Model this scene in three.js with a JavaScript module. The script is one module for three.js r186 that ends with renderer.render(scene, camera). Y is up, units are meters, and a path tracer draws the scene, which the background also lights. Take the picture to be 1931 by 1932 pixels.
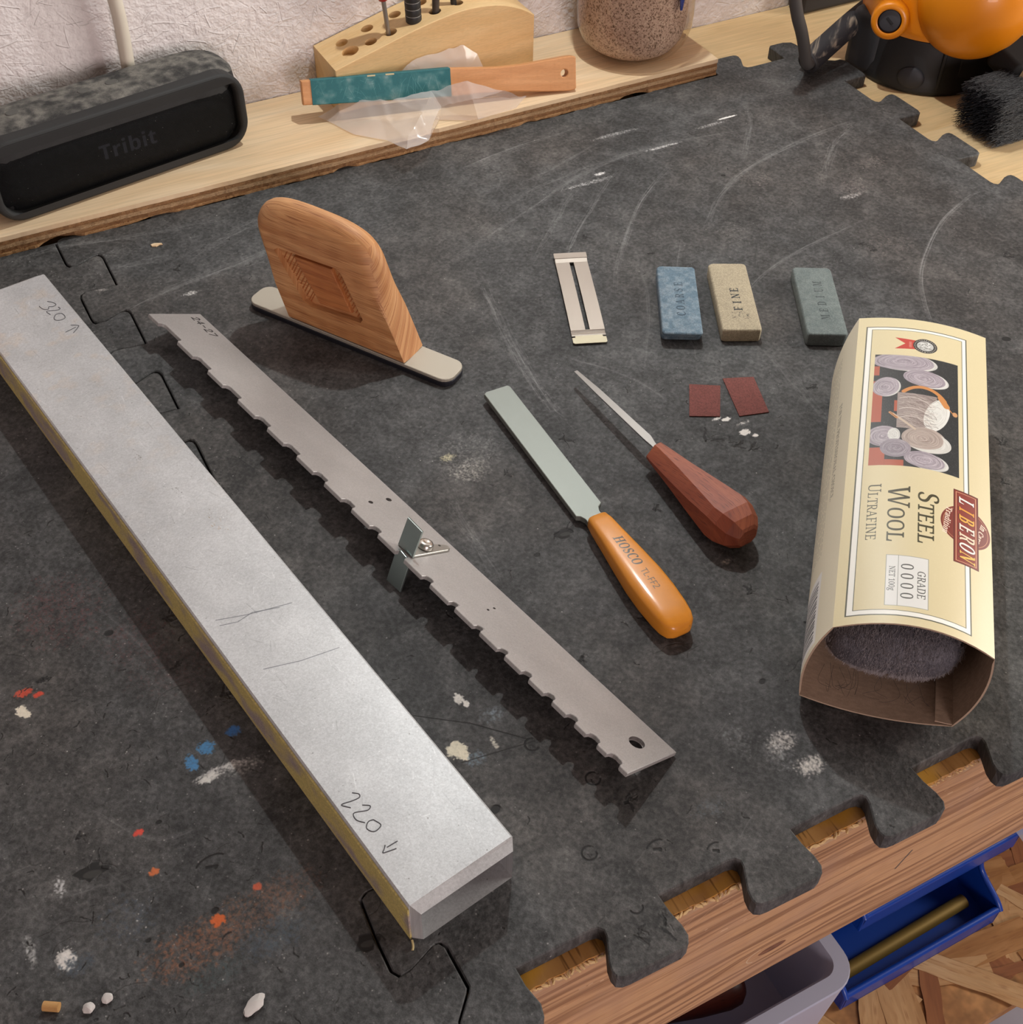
import * as THREE from 'three';
import { mergeGeometries, mergeVertices, toCreasedNormals } from 'three/addons/utils/BufferGeometryUtils.js';
import { RoundedBoxGeometry } from 'three/addons/geometries/RoundedBoxGeometry.js';
import { RectAreaLightUniformsLib } from 'three/addons/lights/RectAreaLightUniformsLib.js';

/* ---------- camera, lights, exposure ---------- */
const scene = new THREE.Scene();
scene.background = new THREE.Color(0x000000);
const camera = new THREE.PerspectiveCamera(45.187, 1931 / 1932, 0.02, 20);
camera.position.set(-0.08237, 0.48113, 0.17955);
camera.quaternion.setFromRotationMatrix(new THREE.Matrix4().makeBasis(
  new THREE.Vector3(0.886729, 0.012537, 0.462119),
  new THREE.Vector3(0.32724, 0.689062, -0.646613),
  new THREE.Vector3(-0.326535, 0.724594, 0.606909)));
scene.add(camera);
const renderer = new THREE.WebGLRenderer({ antialias: true });
renderer.toneMapping = THREE.LinearToneMapping;
renderer.toneMappingExposure = 0.68;
renderer.shadowMap.enabled = true;
renderer.shadowMap.type = THREE.PCFSoftShadowMap;
RectAreaLightUniformsLib.init();
const LAMP = [385, 715, -575];            // small hard lamp on an arm from the wall above the bench (mm)
const LAMP_CD = 1.25, LAMP_COL = new THREE.Color(0.95, 1.0, 0.985);
const SIDE = [1694, 560, 300];            // upright light panel on the right-hand wall
const SIDE_NITS = 19, SIDE_COL = new THREE.Color(1.0, 0.965, 0.9);
const FRONT = [-250, 520, 2394];          // added fill panel behind the camera, brightens surfaces that face it
const FRONT_NITS = 17, FRONT_COL = new THREE.Color(1.0, 0.84, 0.83);

/* ---------- helpers: everything below is given in millimetres ---------- */
const V = (x, y, z) => new THREE.Vector3(x, y, z);
let seed = 12345;
const rnd = () => { seed = (seed * 1664525 + 1013904223) >>> 0; return seed / 4294967296; };
const rr = (a, b) => a + (b - a) * rnd();
function hsh(x, y, s) { let h = Math.imul(x, 374761393) + Math.imul(y, 668265263) + Math.imul(s, 974711); h = Math.imul(h ^ (h >>> 13), 1274126177); h ^= h >>> 16; return (h >>> 0) / 4294967296; }
function vn(x, y, s = 0, px = 1 << 20, py = 1 << 20) {
  const xi = Math.floor(x), yi = Math.floor(y), fx = x - xi, fy = y - yi;
  const u = fx * fx * (3 - 2 * fx), v = fy * fy * (3 - 2 * fy);
  const x0 = ((xi % px) + px) % px, x1 = (x0 + 1) % px, y0 = ((yi % py) + py) % py, y1 = (y0 + 1) % py;
  const a = hsh(x0, y0, s), b = hsh(x1, y0, s), c = hsh(x0, y1, s), d = hsh(x1, y1, s);
  return a + (b - a) * u + (c - a) * v + (a - b - c + d) * u * v;
}
function fbm(x, y, o, s, px = 1 << 16, py = 1 << 16) { let t = 0, a = 0.5, n = 0; for (let i = 0; i < o; i++) { t += a * vn(x, y, s + i * 17, px, py); n += a; x *= 2; y *= 2; px *= 2; py *= 2; a *= 0.5; } return t / n; }
const cl = (x, a = 0, b = 1) => Math.max(a, Math.min(b, x));
const mixc = (a, b, t) => [a[0] + (b[0] - a[0]) * t, a[1] + (b[1] - a[1]) * t, a[2] + (b[2] - a[2]) * t];
const hex = (h) => [(h >> 16) & 255, (h >> 8) & 255, h & 255];
function tex(w, h, fn, srgb = true) {
  const d = new Uint8Array(w * h * 4);
  for (let y = 0; y < h; y++) for (let x = 0; x < w; x++) {
    const c = fn(x / w, y / h, x, y), k = (y * w + x) * 4;
    if (typeof c === 'number') { const v = cl(c) * 255; d[k] = d[k + 1] = d[k + 2] = v; } else { d[k] = cl(c[0], 0, 255); d[k + 1] = cl(c[1], 0, 255); d[k + 2] = cl(c[2], 0, 255); }
    d[k + 3] = 255;
  }
  const t = new THREE.DataTexture(d, w, h, THREE.RGBAFormat);
  t.magFilter = t.minFilter = THREE.LinearFilter; t.wrapS = t.wrapT = THREE.RepeatWrapping;
  if (srgb) t.colorSpace = THREE.SRGBColorSpace; t.needsUpdate = true; return t;
}
function canvasTex(w, h, base, draw, srgb = true) {
  const c = document.createElement('canvas'); c.width = w; c.height = h; const g = c.getContext('2d');
  if (typeof base === 'function') {
    const im = g.createImageData(w, h), d = im.data;
    for (let y = 0; y < h; y++) for (let x = 0; x < w; x++) { const q = base(x, y), k = (y * w + x) * 4; if (typeof q === 'number') { d[k] = d[k + 1] = d[k + 2] = cl(q) * 255; } else { d[k] = q[0]; d[k + 1] = q[1]; d[k + 2] = q[2]; } d[k + 3] = 255; }
    g.putImageData(im, 0, 0);
  } else { g.fillStyle = base; g.fillRect(0, 0, w, h); }
  draw(g, w, h);
  const t = new THREE.CanvasTexture(c); t.magFilter = THREE.LinearFilter; t.minFilter = THREE.LinearFilter; t.wrapS = t.wrapT = THREE.RepeatWrapping;
  if (srgb) t.colorSpace = THREE.SRGBColorSpace; return t;
}
const std = (o) => new THREE.MeshStandardMaterial({ roughness: 0.6, metalness: 0, side: THREE.DoubleSide, ...o });
const phy = (o) => new THREE.MeshPhysicalMaterial({ roughness: 0.5, metalness: 0, side: THREE.DoubleSide, ...o });
const used = new Map();
const numbered = (n) => { const k = used.get(n) || 0; used.set(n, k + 1); return k ? n + '_' + String(k).padStart(3, '0') : n; };
const done = new WeakSet();
const S = 0.001;
function mm(geo) { if (!done.has(geo)) { geo.scale(S, S, S); done.add(geo); } return geo; }
function mesh(name, geo, mat, parent, pos, rot) {
  if (Array.isArray(geo)) geo = mergeGeometries(geo.map((g) => { const q = g.index ? g.toNonIndexed() : g; for (const a of Object.keys(q.attributes)) if (!['position', 'normal', 'uv'].includes(a)) q.deleteAttribute(a); return q; }), false);
  const m = new THREE.Mesh(mm(geo), mat); m.name = parent && parent !== scene ? name : numbered(name);
  m.castShadow = m.receiveShadow = true;
  if (pos) m.position.set(pos[0] * S, pos[1] * S, pos[2] * S);
  if (rot) m.rotation.set(...rot);
  (parent || scene).add(m); return m;
}
function tag(o, label, category, group) { o.userData.label = label; o.userData.category = category; if (group) o.userData.group = group; return o; }
function struct(o) { o.userData.kind = 'structure'; return o; }
function thing(name, label, category, pos = [0, 0, 0], ry = 0, group) {
  const o = new THREE.Group(); o.name = numbered(name); scene.add(o); o.position.set(pos[0] * S, pos[1] * S, pos[2] * S); o.rotation.y = ry;
  return tag(o, label, category, group);
}
const shape = (pts) => new THREE.Shape(pts.map((p) => new THREE.Vector2(p[0], p[1])));
const circ = (x, y, r, n = 20, ry = r) => { const p = new THREE.Path(); p.absellipse(x, y, r, ry, 0, Math.PI * 2, true); return p; };
// a slab lying flat: outline in (x, z), top at y = 0, thickness d
function slab(pts, d, bev = 0, holes = [], seg = 1) {
  const s = pts instanceof THREE.Shape ? pts : shape(pts); holes.forEach((h) => s.holes.push(h));
  const g = new THREE.ExtrudeGeometry(s, { depth: d - 2 * bev, bevelEnabled: bev > 0, bevelThickness: bev, bevelSize: bev, bevelOffset: -bev, bevelSegments: seg, curveSegments: 16 });
  g.translate(0, 0, bev); g.rotateX(Math.PI / 2); return g;
}
// a plate standing up: outline in (x, y), thickness d along z, centred on z = 0
function plate(pts, d, bev = 0, holes = [], seg = 2) {
  const s = pts instanceof THREE.Shape ? pts : shape(pts); holes.forEach((h) => s.holes.push(h));
  const g = new THREE.ExtrudeGeometry(s, { depth: d - 2 * bev, bevelEnabled: bev > 0, bevelThickness: bev, bevelSize: bev, bevelOffset: -bev, bevelSegments: seg, curveSegments: 16 });
  g.translate(0, 0, bev - d / 2); return g;
}
function rrect(w, h, r, cx = 0, cy = 0, n = 5) {
  const p = []; const c = [[w / 2 - r, h / 2 - r, 0], [-w / 2 + r, h / 2 - r, 1], [-w / 2 + r, -h / 2 + r, 2], [w / 2 - r, -h / 2 + r, 3]];
  for (const [x, y, k] of c) for (let i = 0; i <= n; i++) { const a = (k + i / n) * Math.PI / 2; p.push([cx + x + r * Math.cos(a), cy + y + r * Math.sin(a)]); } return p;
}
// lofted skin through rings of 3-D points (each ring the same length), capped
function loft(rings, { cap = true, crease = 0.6, closed = true, uvs = null } = {}) {
  const n = rings[0].length, pos = [], uv = [], idx = [], m = closed ? n + 1 : n;
  let run = 0; rings.forEach((r, i) => { if (i) run += V(...r[0]).distanceTo(V(...rings[i - 1][0])); let w = 0; for (let j = 0; j < m; j++) { const p = r[j % n]; if (j) w += V(...p).distanceTo(V(...r[(j - 1) % n])); pos.push(...p); uv.push(run, w); } });
  for (let i = 0; i < rings.length - 1; i++) for (let j = 0; j < m - 1; j++) { const a = i * m + j, b = a + 1, c = a + m, d = c + 1; idx.push(a, c, b, b, c, d); }
  let g = new THREE.BufferGeometry(); g.setAttribute('position', new THREE.Float32BufferAttribute(pos, 3)); g.setAttribute('uv', new THREE.Float32BufferAttribute(uv, 2)); g.setIndex(idx);
  g = g.toNonIndexed();
  if (cap) {
    const P = [], U = [];
    for (const [r, flip] of [[rings[0], 1], [rings[rings.length - 1], 0]]) { const c = r.reduce((s, p) => [s[0] + p[0] / n, s[1] + p[1] / n, s[2] + p[2] / n], [0, 0, 0]); for (let j = 0; j < n; j++) { const a = r[j], b = r[(j + 1) % n]; P.push(...c, ...(flip ? a : b), ...(flip ? b : a)); U.push(0, 0, a[0] - c[0], a[1] - c[1], b[0] - c[0], b[1] - c[1]); } }
    const k = new THREE.BufferGeometry(); k.setAttribute('position', new THREE.Float32BufferAttribute(P, 3)); k.setAttribute('uv', new THREE.Float32BufferAttribute(U, 2)); g = mergeGeometries([g, k]);
  }
  // make sure that the skin faces outward
  g.deleteAttribute('normal'); g = toCreasedNormals(g, crease);
  const p = g.attributes.position, nn = g.attributes.normal; g.computeBoundingBox(); const c = g.boundingBox.getCenter(V(0, 0, 0)); let s = 0;
  for (let i = 0; i < p.count; i++) s += (p.getX(i) - c.x) * nn.getX(i) + (p.getY(i) - c.y) * nn.getY(i) + (p.getZ(i) - c.z) * nn.getZ(i);
  if (s < 0) { for (const at of [p, g.attributes.uv]) { const z = at.itemSize; for (let i = 0; i < p.count; i += 3) for (let k = 0; k < z; k++) { const t = at.array[(i + 1) * z + k]; at.array[(i + 1) * z + k] = at.array[(i + 2) * z + k]; at.array[(i + 2) * z + k] = t; } } g.deleteAttribute('normal'); g = toCreasedNormals(g, crease); }
  return g;
}
// texture coordinates in millimetres / size, by the axis each face looks along
function boxUV(g, su, sv = su, grain = 'x') {
  if (g.index) g = g.toNonIndexed();
  const p = g.attributes.position, uv = new Float32Array(p.count * 2), a = V(0, 0, 0), b = V(0, 0, 0), c = V(0, 0, 0), n = V(0, 0, 0);
  for (let i = 0; i < p.count; i += 3) {
    a.fromBufferAttribute(p, i); b.fromBufferAttribute(p, i + 1); c.fromBufferAttribute(p, i + 2);
    n.copy(b).sub(a).cross(c.clone().sub(a)); const ax = Math.abs(n.x), ay = Math.abs(n.y), az = Math.abs(n.z);
    for (const [k, q] of [[i, a], [i + 1, b], [i + 2, c]]) {
      let u, v;
      if (grain === 'x') { if (ay >= ax && ay >= az) { u = q.x; v = q.z; } else if (az >= ax) { u = q.x; v = q.y; } else { u = q.z * 0.1; v = q.y + q.z; } }
      else { if (ay >= ax && ay >= az) { u = q.z; v = q.x; } else if (ax >= az) { u = q.z; v = q.y; } else { u = q.x * 0.1; v = q.y + q.x; } }
      uv[k * 2] = u / su; uv[k * 2 + 1] = v / sv;
    }
  }
  g.setAttribute('uv', new THREE.BufferAttribute(uv, 2)); return g;
}
function mapUV(g, f) { const p = g.attributes.position, uv = new Float32Array(p.count * 2); for (let i = 0; i < p.count; i++) { const q = f(p.getX(i), p.getY(i), p.getZ(i)); uv[i * 2] = q[0]; uv[i * 2 + 1] = q[1]; } g.setAttribute('uv', new THREE.BufferAttribute(uv, 2)); return g; }
function tube(pts, r, seg = 40, rs = 10) { return new THREE.TubeGeometry(new THREE.CatmullRomCurve3(pts.map((p) => V(...p))), seg, r, rs, false); }
function cyl(r0, r1, h, n = 24) { return new THREE.CylinderGeometry(r0, r1, h, n); }
function lathe(pts, n = 48) { return new THREE.LatheGeometry(pts.map((p) => new THREE.Vector2(p[0], p[1])), n); }
// wood: u runs along the grain
function wood(w, h, o) {
  const A = hex(o.a), B = hex(o.b), P = hex(o.p ?? o.b);
  return tex(w, h, (u, v, x, y) => {
    const wob = (fbm(u * 3, v * 4, 3, o.s, 3, 4) - 0.5) * (o.wob ?? 0.25);
    let t = fbm(u * 2, (v + wob) * (o.bands ?? 14), 3, o.s + 5, 2, 1 << 16);
    t = cl((t - 0.5) * (o.con ?? 1.6) + 0.5);
    let c = mixc(A, B, t);
    const fine = fbm(u * (o.fl ?? 24), v * (o.fw ?? 190), 2, o.s + 9, o.fl ?? 24, o.fw ?? 190) - 0.5;
    c = mixc(c, P, cl((fine - (o.pt ?? 0.12)) * 4) * (o.pore ?? 0.5));
    const k = 1 + fine * (o.fk ?? 0.12); return [c[0] * k, c[1] * k, c[2] * k];
  });
}
const T = {};
T.pine = wood(1024, 512, { a: 0xe4cfb0, b: 0xd6b48a, s: 3, bands: 5, con: 1.5, wob: 0.5, pore: 0.12, fl: 10, fw: 120 });
T.plyTop = wood(512, 512, { a: 0xdcc196, b: 0xcfae7e, s: 31, bands: 6, con: 1.3, wob: 0.5, pore: 0.2, fl: 14, fw: 110 });
T.beech = wood(512, 512, { a: 0xe0c08e, b: 0xd3ad78, s: 13, bands: 9, con: 1.1, wob: 0.15, pore: 0.55, p: 0xb98d5c, fl: 30, fw: 150, pt: 0.2 });
T.beech2 = wood(512, 256, { a: 0xd39a68, b: 0xc08451, s: 23, bands: 7, con: 1.2, pore: 0.5, p: 0x9a6238, fl: 26, fw: 120, pt: 0.18 });
T.oak = wood(1024, 512, { a: 0xd09c68, b: 0xb27a4a, s: 41, bands: 12, con: 1.8, wob: 0.18, pore: 0.9, p: 0x7e4c2a, fl: 6, fw: 190, pt: 0.06, fk: 0.3 });
T.rose = wood(512, 512, { a: 0xa45a3c, b: 0x85402a, s: 53, bands: 8, con: 1.4, wob: 0.1, pore: 0.8, p: 0x54251a, fl: 14, fw: 120, pt: 0.1, fk: 0.2 });
T.ply = wood(1024, 256, { a: 0xc4a27a, b: 0xa07e58, s: 61, bands: 10, con: 2.2, wob: 0.3, pore: 0.9, p: 0x6e4c30, fl: 60, fw: 60, pt: 0.08, fk: 0.35 });
// soft-pine rail under the bench front: streaks bend round one knot
const KN = [163, -114];
T.rail = canvasTex(2048, 720, (px, py) => {
  const x = px / 2048 * 420 - 10, y = -8 - py / 720 * 145;
  const dx = (x - KN[0]) / 13, dy = (y - KN[1]) / 5, r2 = dx * dx + dy * dy;
  let yy = y + 7 * Math.exp(-r2 * 0.22) * (dy >= 0 ? -1 : 1) * (1 - Math.exp(-Math.abs(dy) * 1.5)) + (fbm(x / 90, y / 40, 2, 71) - 0.5) * 16;
  const g = fbm(x / 160, yy / 2.9, 3, 72), f = fbm(x / 14, y / 0.55, 2, 73);
  let t = cl((g - 0.43) * 4.2);
  let c = mixc(hex(0xbd9268), hex(0x8c6340), t);
  c = mixc(c, hex(0x6a4326), cl((f - 0.6) * 3) * 0.5);
  const w = fbm(x / 30, y / 22, 3, 75); c = mixc(c, hex(0x9c7a66), cl((w - 0.5) * 2.2) * 0.55);
  if (r2 < 0.42) c = mixc(hex(0x54301c), hex(0x8a5a3a), fbm(dx * 3 + dy, dy * 4, 2, 76));
  if (y > -17) c = mixc(c, hex(0xb9a184), cl(fbm(x / 5, y / 0.9, 2, 77) * 1.8 - 0.6));
  const k = 0.9 + 0.25 * f; return [c[0] * k, c[1] * k, c[2] * k];
}, (g) => {
  const X = (x) => (x + 10) / 420 * 2048, Y = (y) => (-8 - y) / 145 * 720;
  for (let i = 0; i < 46; i++) { const x = rr(10, 330), y = rr(-60, -22); g.strokeStyle = `rgba(226,196,166,${rr(0.25, 0.6)})`; g.lineWidth = rr(2, 6); g.beginPath(); g.moveTo(X(x), Y(y)); g.lineTo(X(x + rr(1, 4)), Y(y + rr(-0.5, 1.2))); g.stroke(); }
  for (const [a, b, c, d] of [[96, -40, 122, -14], [86, -44, 104, -22], [140, -30, 158, -18]]) { g.strokeStyle = 'rgba(220,176,132,.6)'; g.lineWidth = 2; g.beginPath(); g.moveTo(X(a), Y(b)); g.lineTo(X(c), Y(d)); g.stroke(); }
  g.strokeStyle = 'rgba(52,48,50,.75)'; g.lineWidth = 7; g.beginPath(); g.moveTo(X(236), Y(-96)); g.lineTo(X(243), Y(-82)); g.stroke();
  g.strokeStyle = 'rgba(214,196,170,.7)'; g.lineWidth = 3; g.beginPath(); g.ellipse(X(KN[0] - 3), Y(KN[1] + 1), 60, 34, -0.2, 2.4, 4.4); g.stroke();
});

/* ---------- foam mats: colour and relief ---------- */
const MX0 = -30, MX1 = 630, MZ0 = -615, MZ1 = 30;       // right mat
const LX0 = -195, LX1 = -18, LZ0 = -615, LZ1 = 40;      // left mat (the part that is seen)
const scuffs = [   // [points (x, z), width, alpha, tone]
  [[[248, -415], [270, -438], [294, -460], [314, -479], [340, -497]], 3, 0.10, 190],
  [[[262, -400], [275, -415], [299, -440], [325, -463], [355, -489], [382, -504]], 2.6, 0.2, 190],
  [[[284, -365], [296, -385], [320, -413], [349, -444], [377, -467], [416, -491]], 2.4, 0.22, 190],
  [[[300, -300], [322, -345], [338, -374], [368, -411]], 1.6, 0.16, 190],
  [[[377, -401], [401, -425], [430, -445], [466, -460], [509, -470], [549, -475], [594, -475]], 3.6, 0.2, 190],
  [[[483, -407], [508, -434], [535, -457], [571, -474]], 5, 0.15, 190],
  [[[200, -450], [293, -499], [329, -506], [352, -510], [394, -506]], 1.6, 0.12, 200],
  [[[190, -440], [240, -462], [283, -480], [319, -496], [363, -509], [423, -512], [474, -504], [532, -497]], 4, 0.14, 190],
  [[[230, -490], [300, -513], [330, -521], [392, -540], [438, -535], [499, -540]], 5, 0.1, 180],
  [[[449, -459], [474, -487], [498, -518], [505, -542]], 3, 0.14, 190],
  [[[440, -230], [460, -268], [479, -294], [503, -315], [536, -337], [567, -350], [588, -355]], 1.8, 0.26, 200],
  [[[330, -310], [385, -341], [421, -352], [458, -358], [491, -363]], 2.2, 0.16, 190],
  [[[377, -398], [407, -408], [439, -410]], 1.6, 0.3, 30], [[[381, -346], [405, -377], [437, -407]], 2.4, 0.22, 30],
  [[[454, -381], [472, -376], [493, -365]], 3, 0.25, 30], [[[504, -285], [532, -287], [564, -288]], 2.6, 0.22, 30], [[[383, -343], [419, -354], [456, -361]], 1.6, 0.22, 30],
  [[[215, -424], [201, -356], [195, -303], [195, -264]], 6, 0.16, 200], [[[213, -420], [203, -370]], 2, 0.16, 205],
  [[[112, -250], [108, -237], [108, -213], [108, -177]], 5, 0.15, 170], [[[-63, -576], [-21, -579], [24, -570], [90, -560]], 6, 0.12, 190],
  [[[-14, -488], [20, -498], [85, -509], [140, -520]], 6, 0.14, 190], [[[30, -520], [95, -545], [160, -556]], 8, 0.1, 190], [[[-16, -540], [40, -535]], 8, 0.12, 190],
  [[[210, -520], [290, -552], [420, -570], [520, -560]], 10, 0.06, 180], [[[250, -545], [300, -556], [380, -562]], 2, 0.12, 200],
  [[[260, -290], [300, -350], [330, -420]], 2, 0.09, 190], [[[220, -330], [250, -290], [262, -250]], 1.5, 0.1, 190], [[[400, -200], [408, -260], [430, -300]], 2, 0.1, 190], [[[330, -160], [336, -240], [340, -290]], 3, 0.07, 190],
  [[[415, -430], [440, -380], [452, -350]], 14, 0.05, 190], [[[500, -400], [530, -360], [560, -330]], 16, 0.06, 190], [[[430, -400], [440, -430]], 14, 0.05, 190],
  [[[-84, -341], [-58, -351]], 2.5, 0.12, 190], [[[-120, -160], [-90, -120], [-70, -118]], 2, 0.14, 170], [[[-100, -300], [-70, -230], [-55, -170]], 1.4, 0.1, 180], [[[-150, -120], [-128, -112], [-100, -108]], 3, 0.12, 160], [[[60, -300], [80, -240], [120, -170]], 1.2, 0.06, 190],
];
const blobs = [    // paint, filler and dust: x, z, rx, rz, [r, g, b], alpha, grains
  [135, -276, 22, 17, [205, 202, 198], 0.12, 260], [128, -262, 12, 9, [222, 216, 205], 0.16, 160], [122, -277, 5, 3, [224, 214, 170], 0.3, 30],
  [-98, -265, 24, 26, [110, 58, 58], 0.30, 260], [-70, -230, 18, 20, [104, 56, 56], 0.2, 160], [-60, -205, 22, 16, [104, 60, 60], 0.18, 120], [-125, -223, 4, 2.6, [190, 70, 48], 0.7, 30], [-119, -219, 2.5, 1.5, [196, 66, 44], 0.7, 16],
  [-128, -213, 2.6, 3.4, [226, 216, 196], 0.95, 24], [-126, -210, 2, 2, [226, 216, 196], 0.9, 14],
  [-66, -150, 3, 5, [70, 130, 180], 0.7, 26], [-58, -155, 4, 4, [70, 130, 180], 0.65, 26], [-44, -158, 3.4, 3, [56, 108, 170], 0.65, 22],
  [-56, -141, 12, 2.6, [206, 204, 200], 0.5, 60], [-46, -138, 11, 4, [190, 188, 184], 0.22, 60], [-62, -139, 5, 2, [222, 220, 214], 0.6, 24],
  [-92, -66, 22, 12, [150, 92, 62], 0.30, 230], [-66, -70, 26, 11, [140, 92, 66], 0.26, 200], [-49, -74, 16, 9, [138, 92, 70], 0.2, 100], [-79, -73.5, 3, 2.6, [206, 98, 44], 0.95, 20], [-96, -106, 2, 1.6, [198, 106, 60], 0.8, 10], [-97, -127, 2.6, 1.4, [214, 74, 58], 0.85, 12], [-60, -80, 2, 1.6, [196, 90, 60], 0.7, 10],
  [-62, -56, 16, 8, [74, 86, 96], 0.34, 120], [-88, -52, 14, 7, [66, 80, 80], 0.3, 90], [-112, -90, 16, 12, [66, 76, 88], 0.28, 90],
  [-138, -85, 4, 5, [222, 218, 212], 0.7, 50], [-135, -81, 8, 5, [70, 78, 86], 0.5, 50], [-133, -118, 2.4, 5, [200, 200, 200], 0.5, 16], [-150, -95, 2, 8, [190, 190, 188], 0.28, 30],
  [43, -102, 5, 4.4, [216, 208, 186], 0.85, 46], [45, -98, 2.5, 3, [222, 212, 190], 0.85, 18], [56, -127, 2.4, 3.6, [224, 220, 212], 0.75, 14], [58, -123, 1.4, 2.4, [224, 220, 212], 0.8, 8], [66, -112, 7, 5, [130, 142, 152], 0.24, 40], [49, -94, 5, 4, [110, 128, 142], 0.3, 30], [60, -98, 1.2, 4, [206, 200, 184], 0.5, 10],
  [178, -38, 8, 6, [220, 214, 206], 0.28, 90], [182, -22, 8, 5, [222, 216, 208], 0.34, 90], [172, -34, 6, 12, [196, 198, 198], 0.14, 60], [160, -48, 8, 10, [170, 176, 178], 0.14, 50],
  [281, -233, 3, 1.2, [236, 232, 226], 0.85, 22], [276, -236, 3, 1, [236, 232, 226], 0.5, 12], [284, -219, 3.2, 2.6, [232, 226, 220], 0.9, 30], [288, -214, 1.6, 1.4, [232, 226, 220], 0.7, 10], [288, -226, 5, 1, [232, 226, 220], 0.35, 10],
  [389, -541, 24, 2.2, [214, 214, 212], 0.18, 90], [462, -520, 16, 2, [220, 218, 216], 0.2, 50], [481, -524, 9, 0.9, [228, 226, 222], 0.6, 60], [498, -391, 13, 3, [214, 208, 204], 0.2, 60], [336, -490, 24, 2.4, [220, 218, 216], 0.2, 90], [412, -509, 18, 1.6, [222, 220, 218], 0.3, 70], [350, -497, 5, 1.6, [226, 224, 222], 0.4, 30],
  [40, -490, 6, 2.4, [214, 212, 208], 0.34, 26], [-10, -520, 5, 3, [190, 184, 178], 0.3, 20], [-40, -530, 3, 1, [230, 226, 220], 0.9, 6], [24, -555, 20, 10, [180, 182, 186], 0.08, 60], [-2, -556, 18, 9, [190, 190, 190], 0.1, 60],
  [505, -400, 18, 12, [170, 150, 146], 0.16, 120], [450, -440, 16, 12, [176, 160, 152], 0.14, 90], [540, -420, 16, 9, [176, 158, 150], 0.14, 90], [395, -390, 14, 16, [186, 182, 178], 0.12, 90], [480, -330, 24, 14, [170, 152, 146], 0.14, 110], [420, -330, 20, 16, [150, 140, 136], 0.14, 90], [350, -300, 24, 16, [150, 136, 132], 0.1, 90],
  [218, -141, 3, 2, [150, 140, 130], 0.3, 12], [-150, -450, 60, 60, [60, 60, 64], 0.1, 30], [30, -45, 14, 10, [92, 104, 112], 0.2, 60], [130, -25, 10, 6, [92, 104, 112], 0.2, 40], [250, -90, 14, 10, [120, 112, 108], 0.14, 60],
];
const gouges = [   // dents, cuts and cracks: x, z, size, kind
  [152, -197, 6, 'hole'], [189, -262, 5, 'gash'], [265, -222, 7, 'gash'], [275, -212, 5, 'gash'], [281, -205, 5, 'gash'], [-120, -118, 8, 'hole'], [-74, -99, 6, 'cut'], [-29, -37, 6.5, 'hole'], [45, -67, 3.6, 'pit'], [75, -89, 3, 'ring'], [91, -61, 3, 'ring'], [71, -30, 3, 'ring'], [76, 0, 2.6, 'cres'],
  [466, -340, 3.4, 'gash'], [468, -330, 3, 'gash'], [546, -285, 4, 'gash'], [343, -234, 4.6, 'gash'], [481, -216, 4, 'pit'], [412, -144, 4, 'gash'], [390, -120, 3, 'gash'], [40, -520, 4, 'gash'], [120, -520, 3, 'gash'], [-2, -310, 7, 'gash'], [-15, -316, 5, 'gash'], [-40, -179, 4, 'gash'], [-57, -205, 3.4, 'gash'], [-50, -237, 5, 'gash'], [-115, -226, 4, 'gash'], [-80, -240, 3, 'pit'], [-79, -78, 2.4, 'pit'], [-107, -78, 1.6, 'pit'], [-98, -62, 1.6, 'pit'], [-120, -136, 2.6, 'gash'], [-88, -128, 1.8, 'pit'], [300, -430, 3, 'gash'], [330, -395, 3, 'gash'], [430, -455, 2.4, 'pit'], [180, -245, 3, 'gash'], [206, -190, 3, 'gash'], [160, -130, 4, 'gash'], [146, -250, 3, 'gash'], [132, -190, 2.4, 'pit'], [120, -120, 3, 'gash'], [232, -90, 3, 'gash'], [218, -118, 4, 'gash'], [190, -70, 2.6, 'pit'], [98, -20, 4, 'cut'], [120, -8, 3, 'cut'], [72, 10, 4, 'gash'], [84, 12, 4.5, 'gash'], [100, -44, 4, 'gash'],
];
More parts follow.
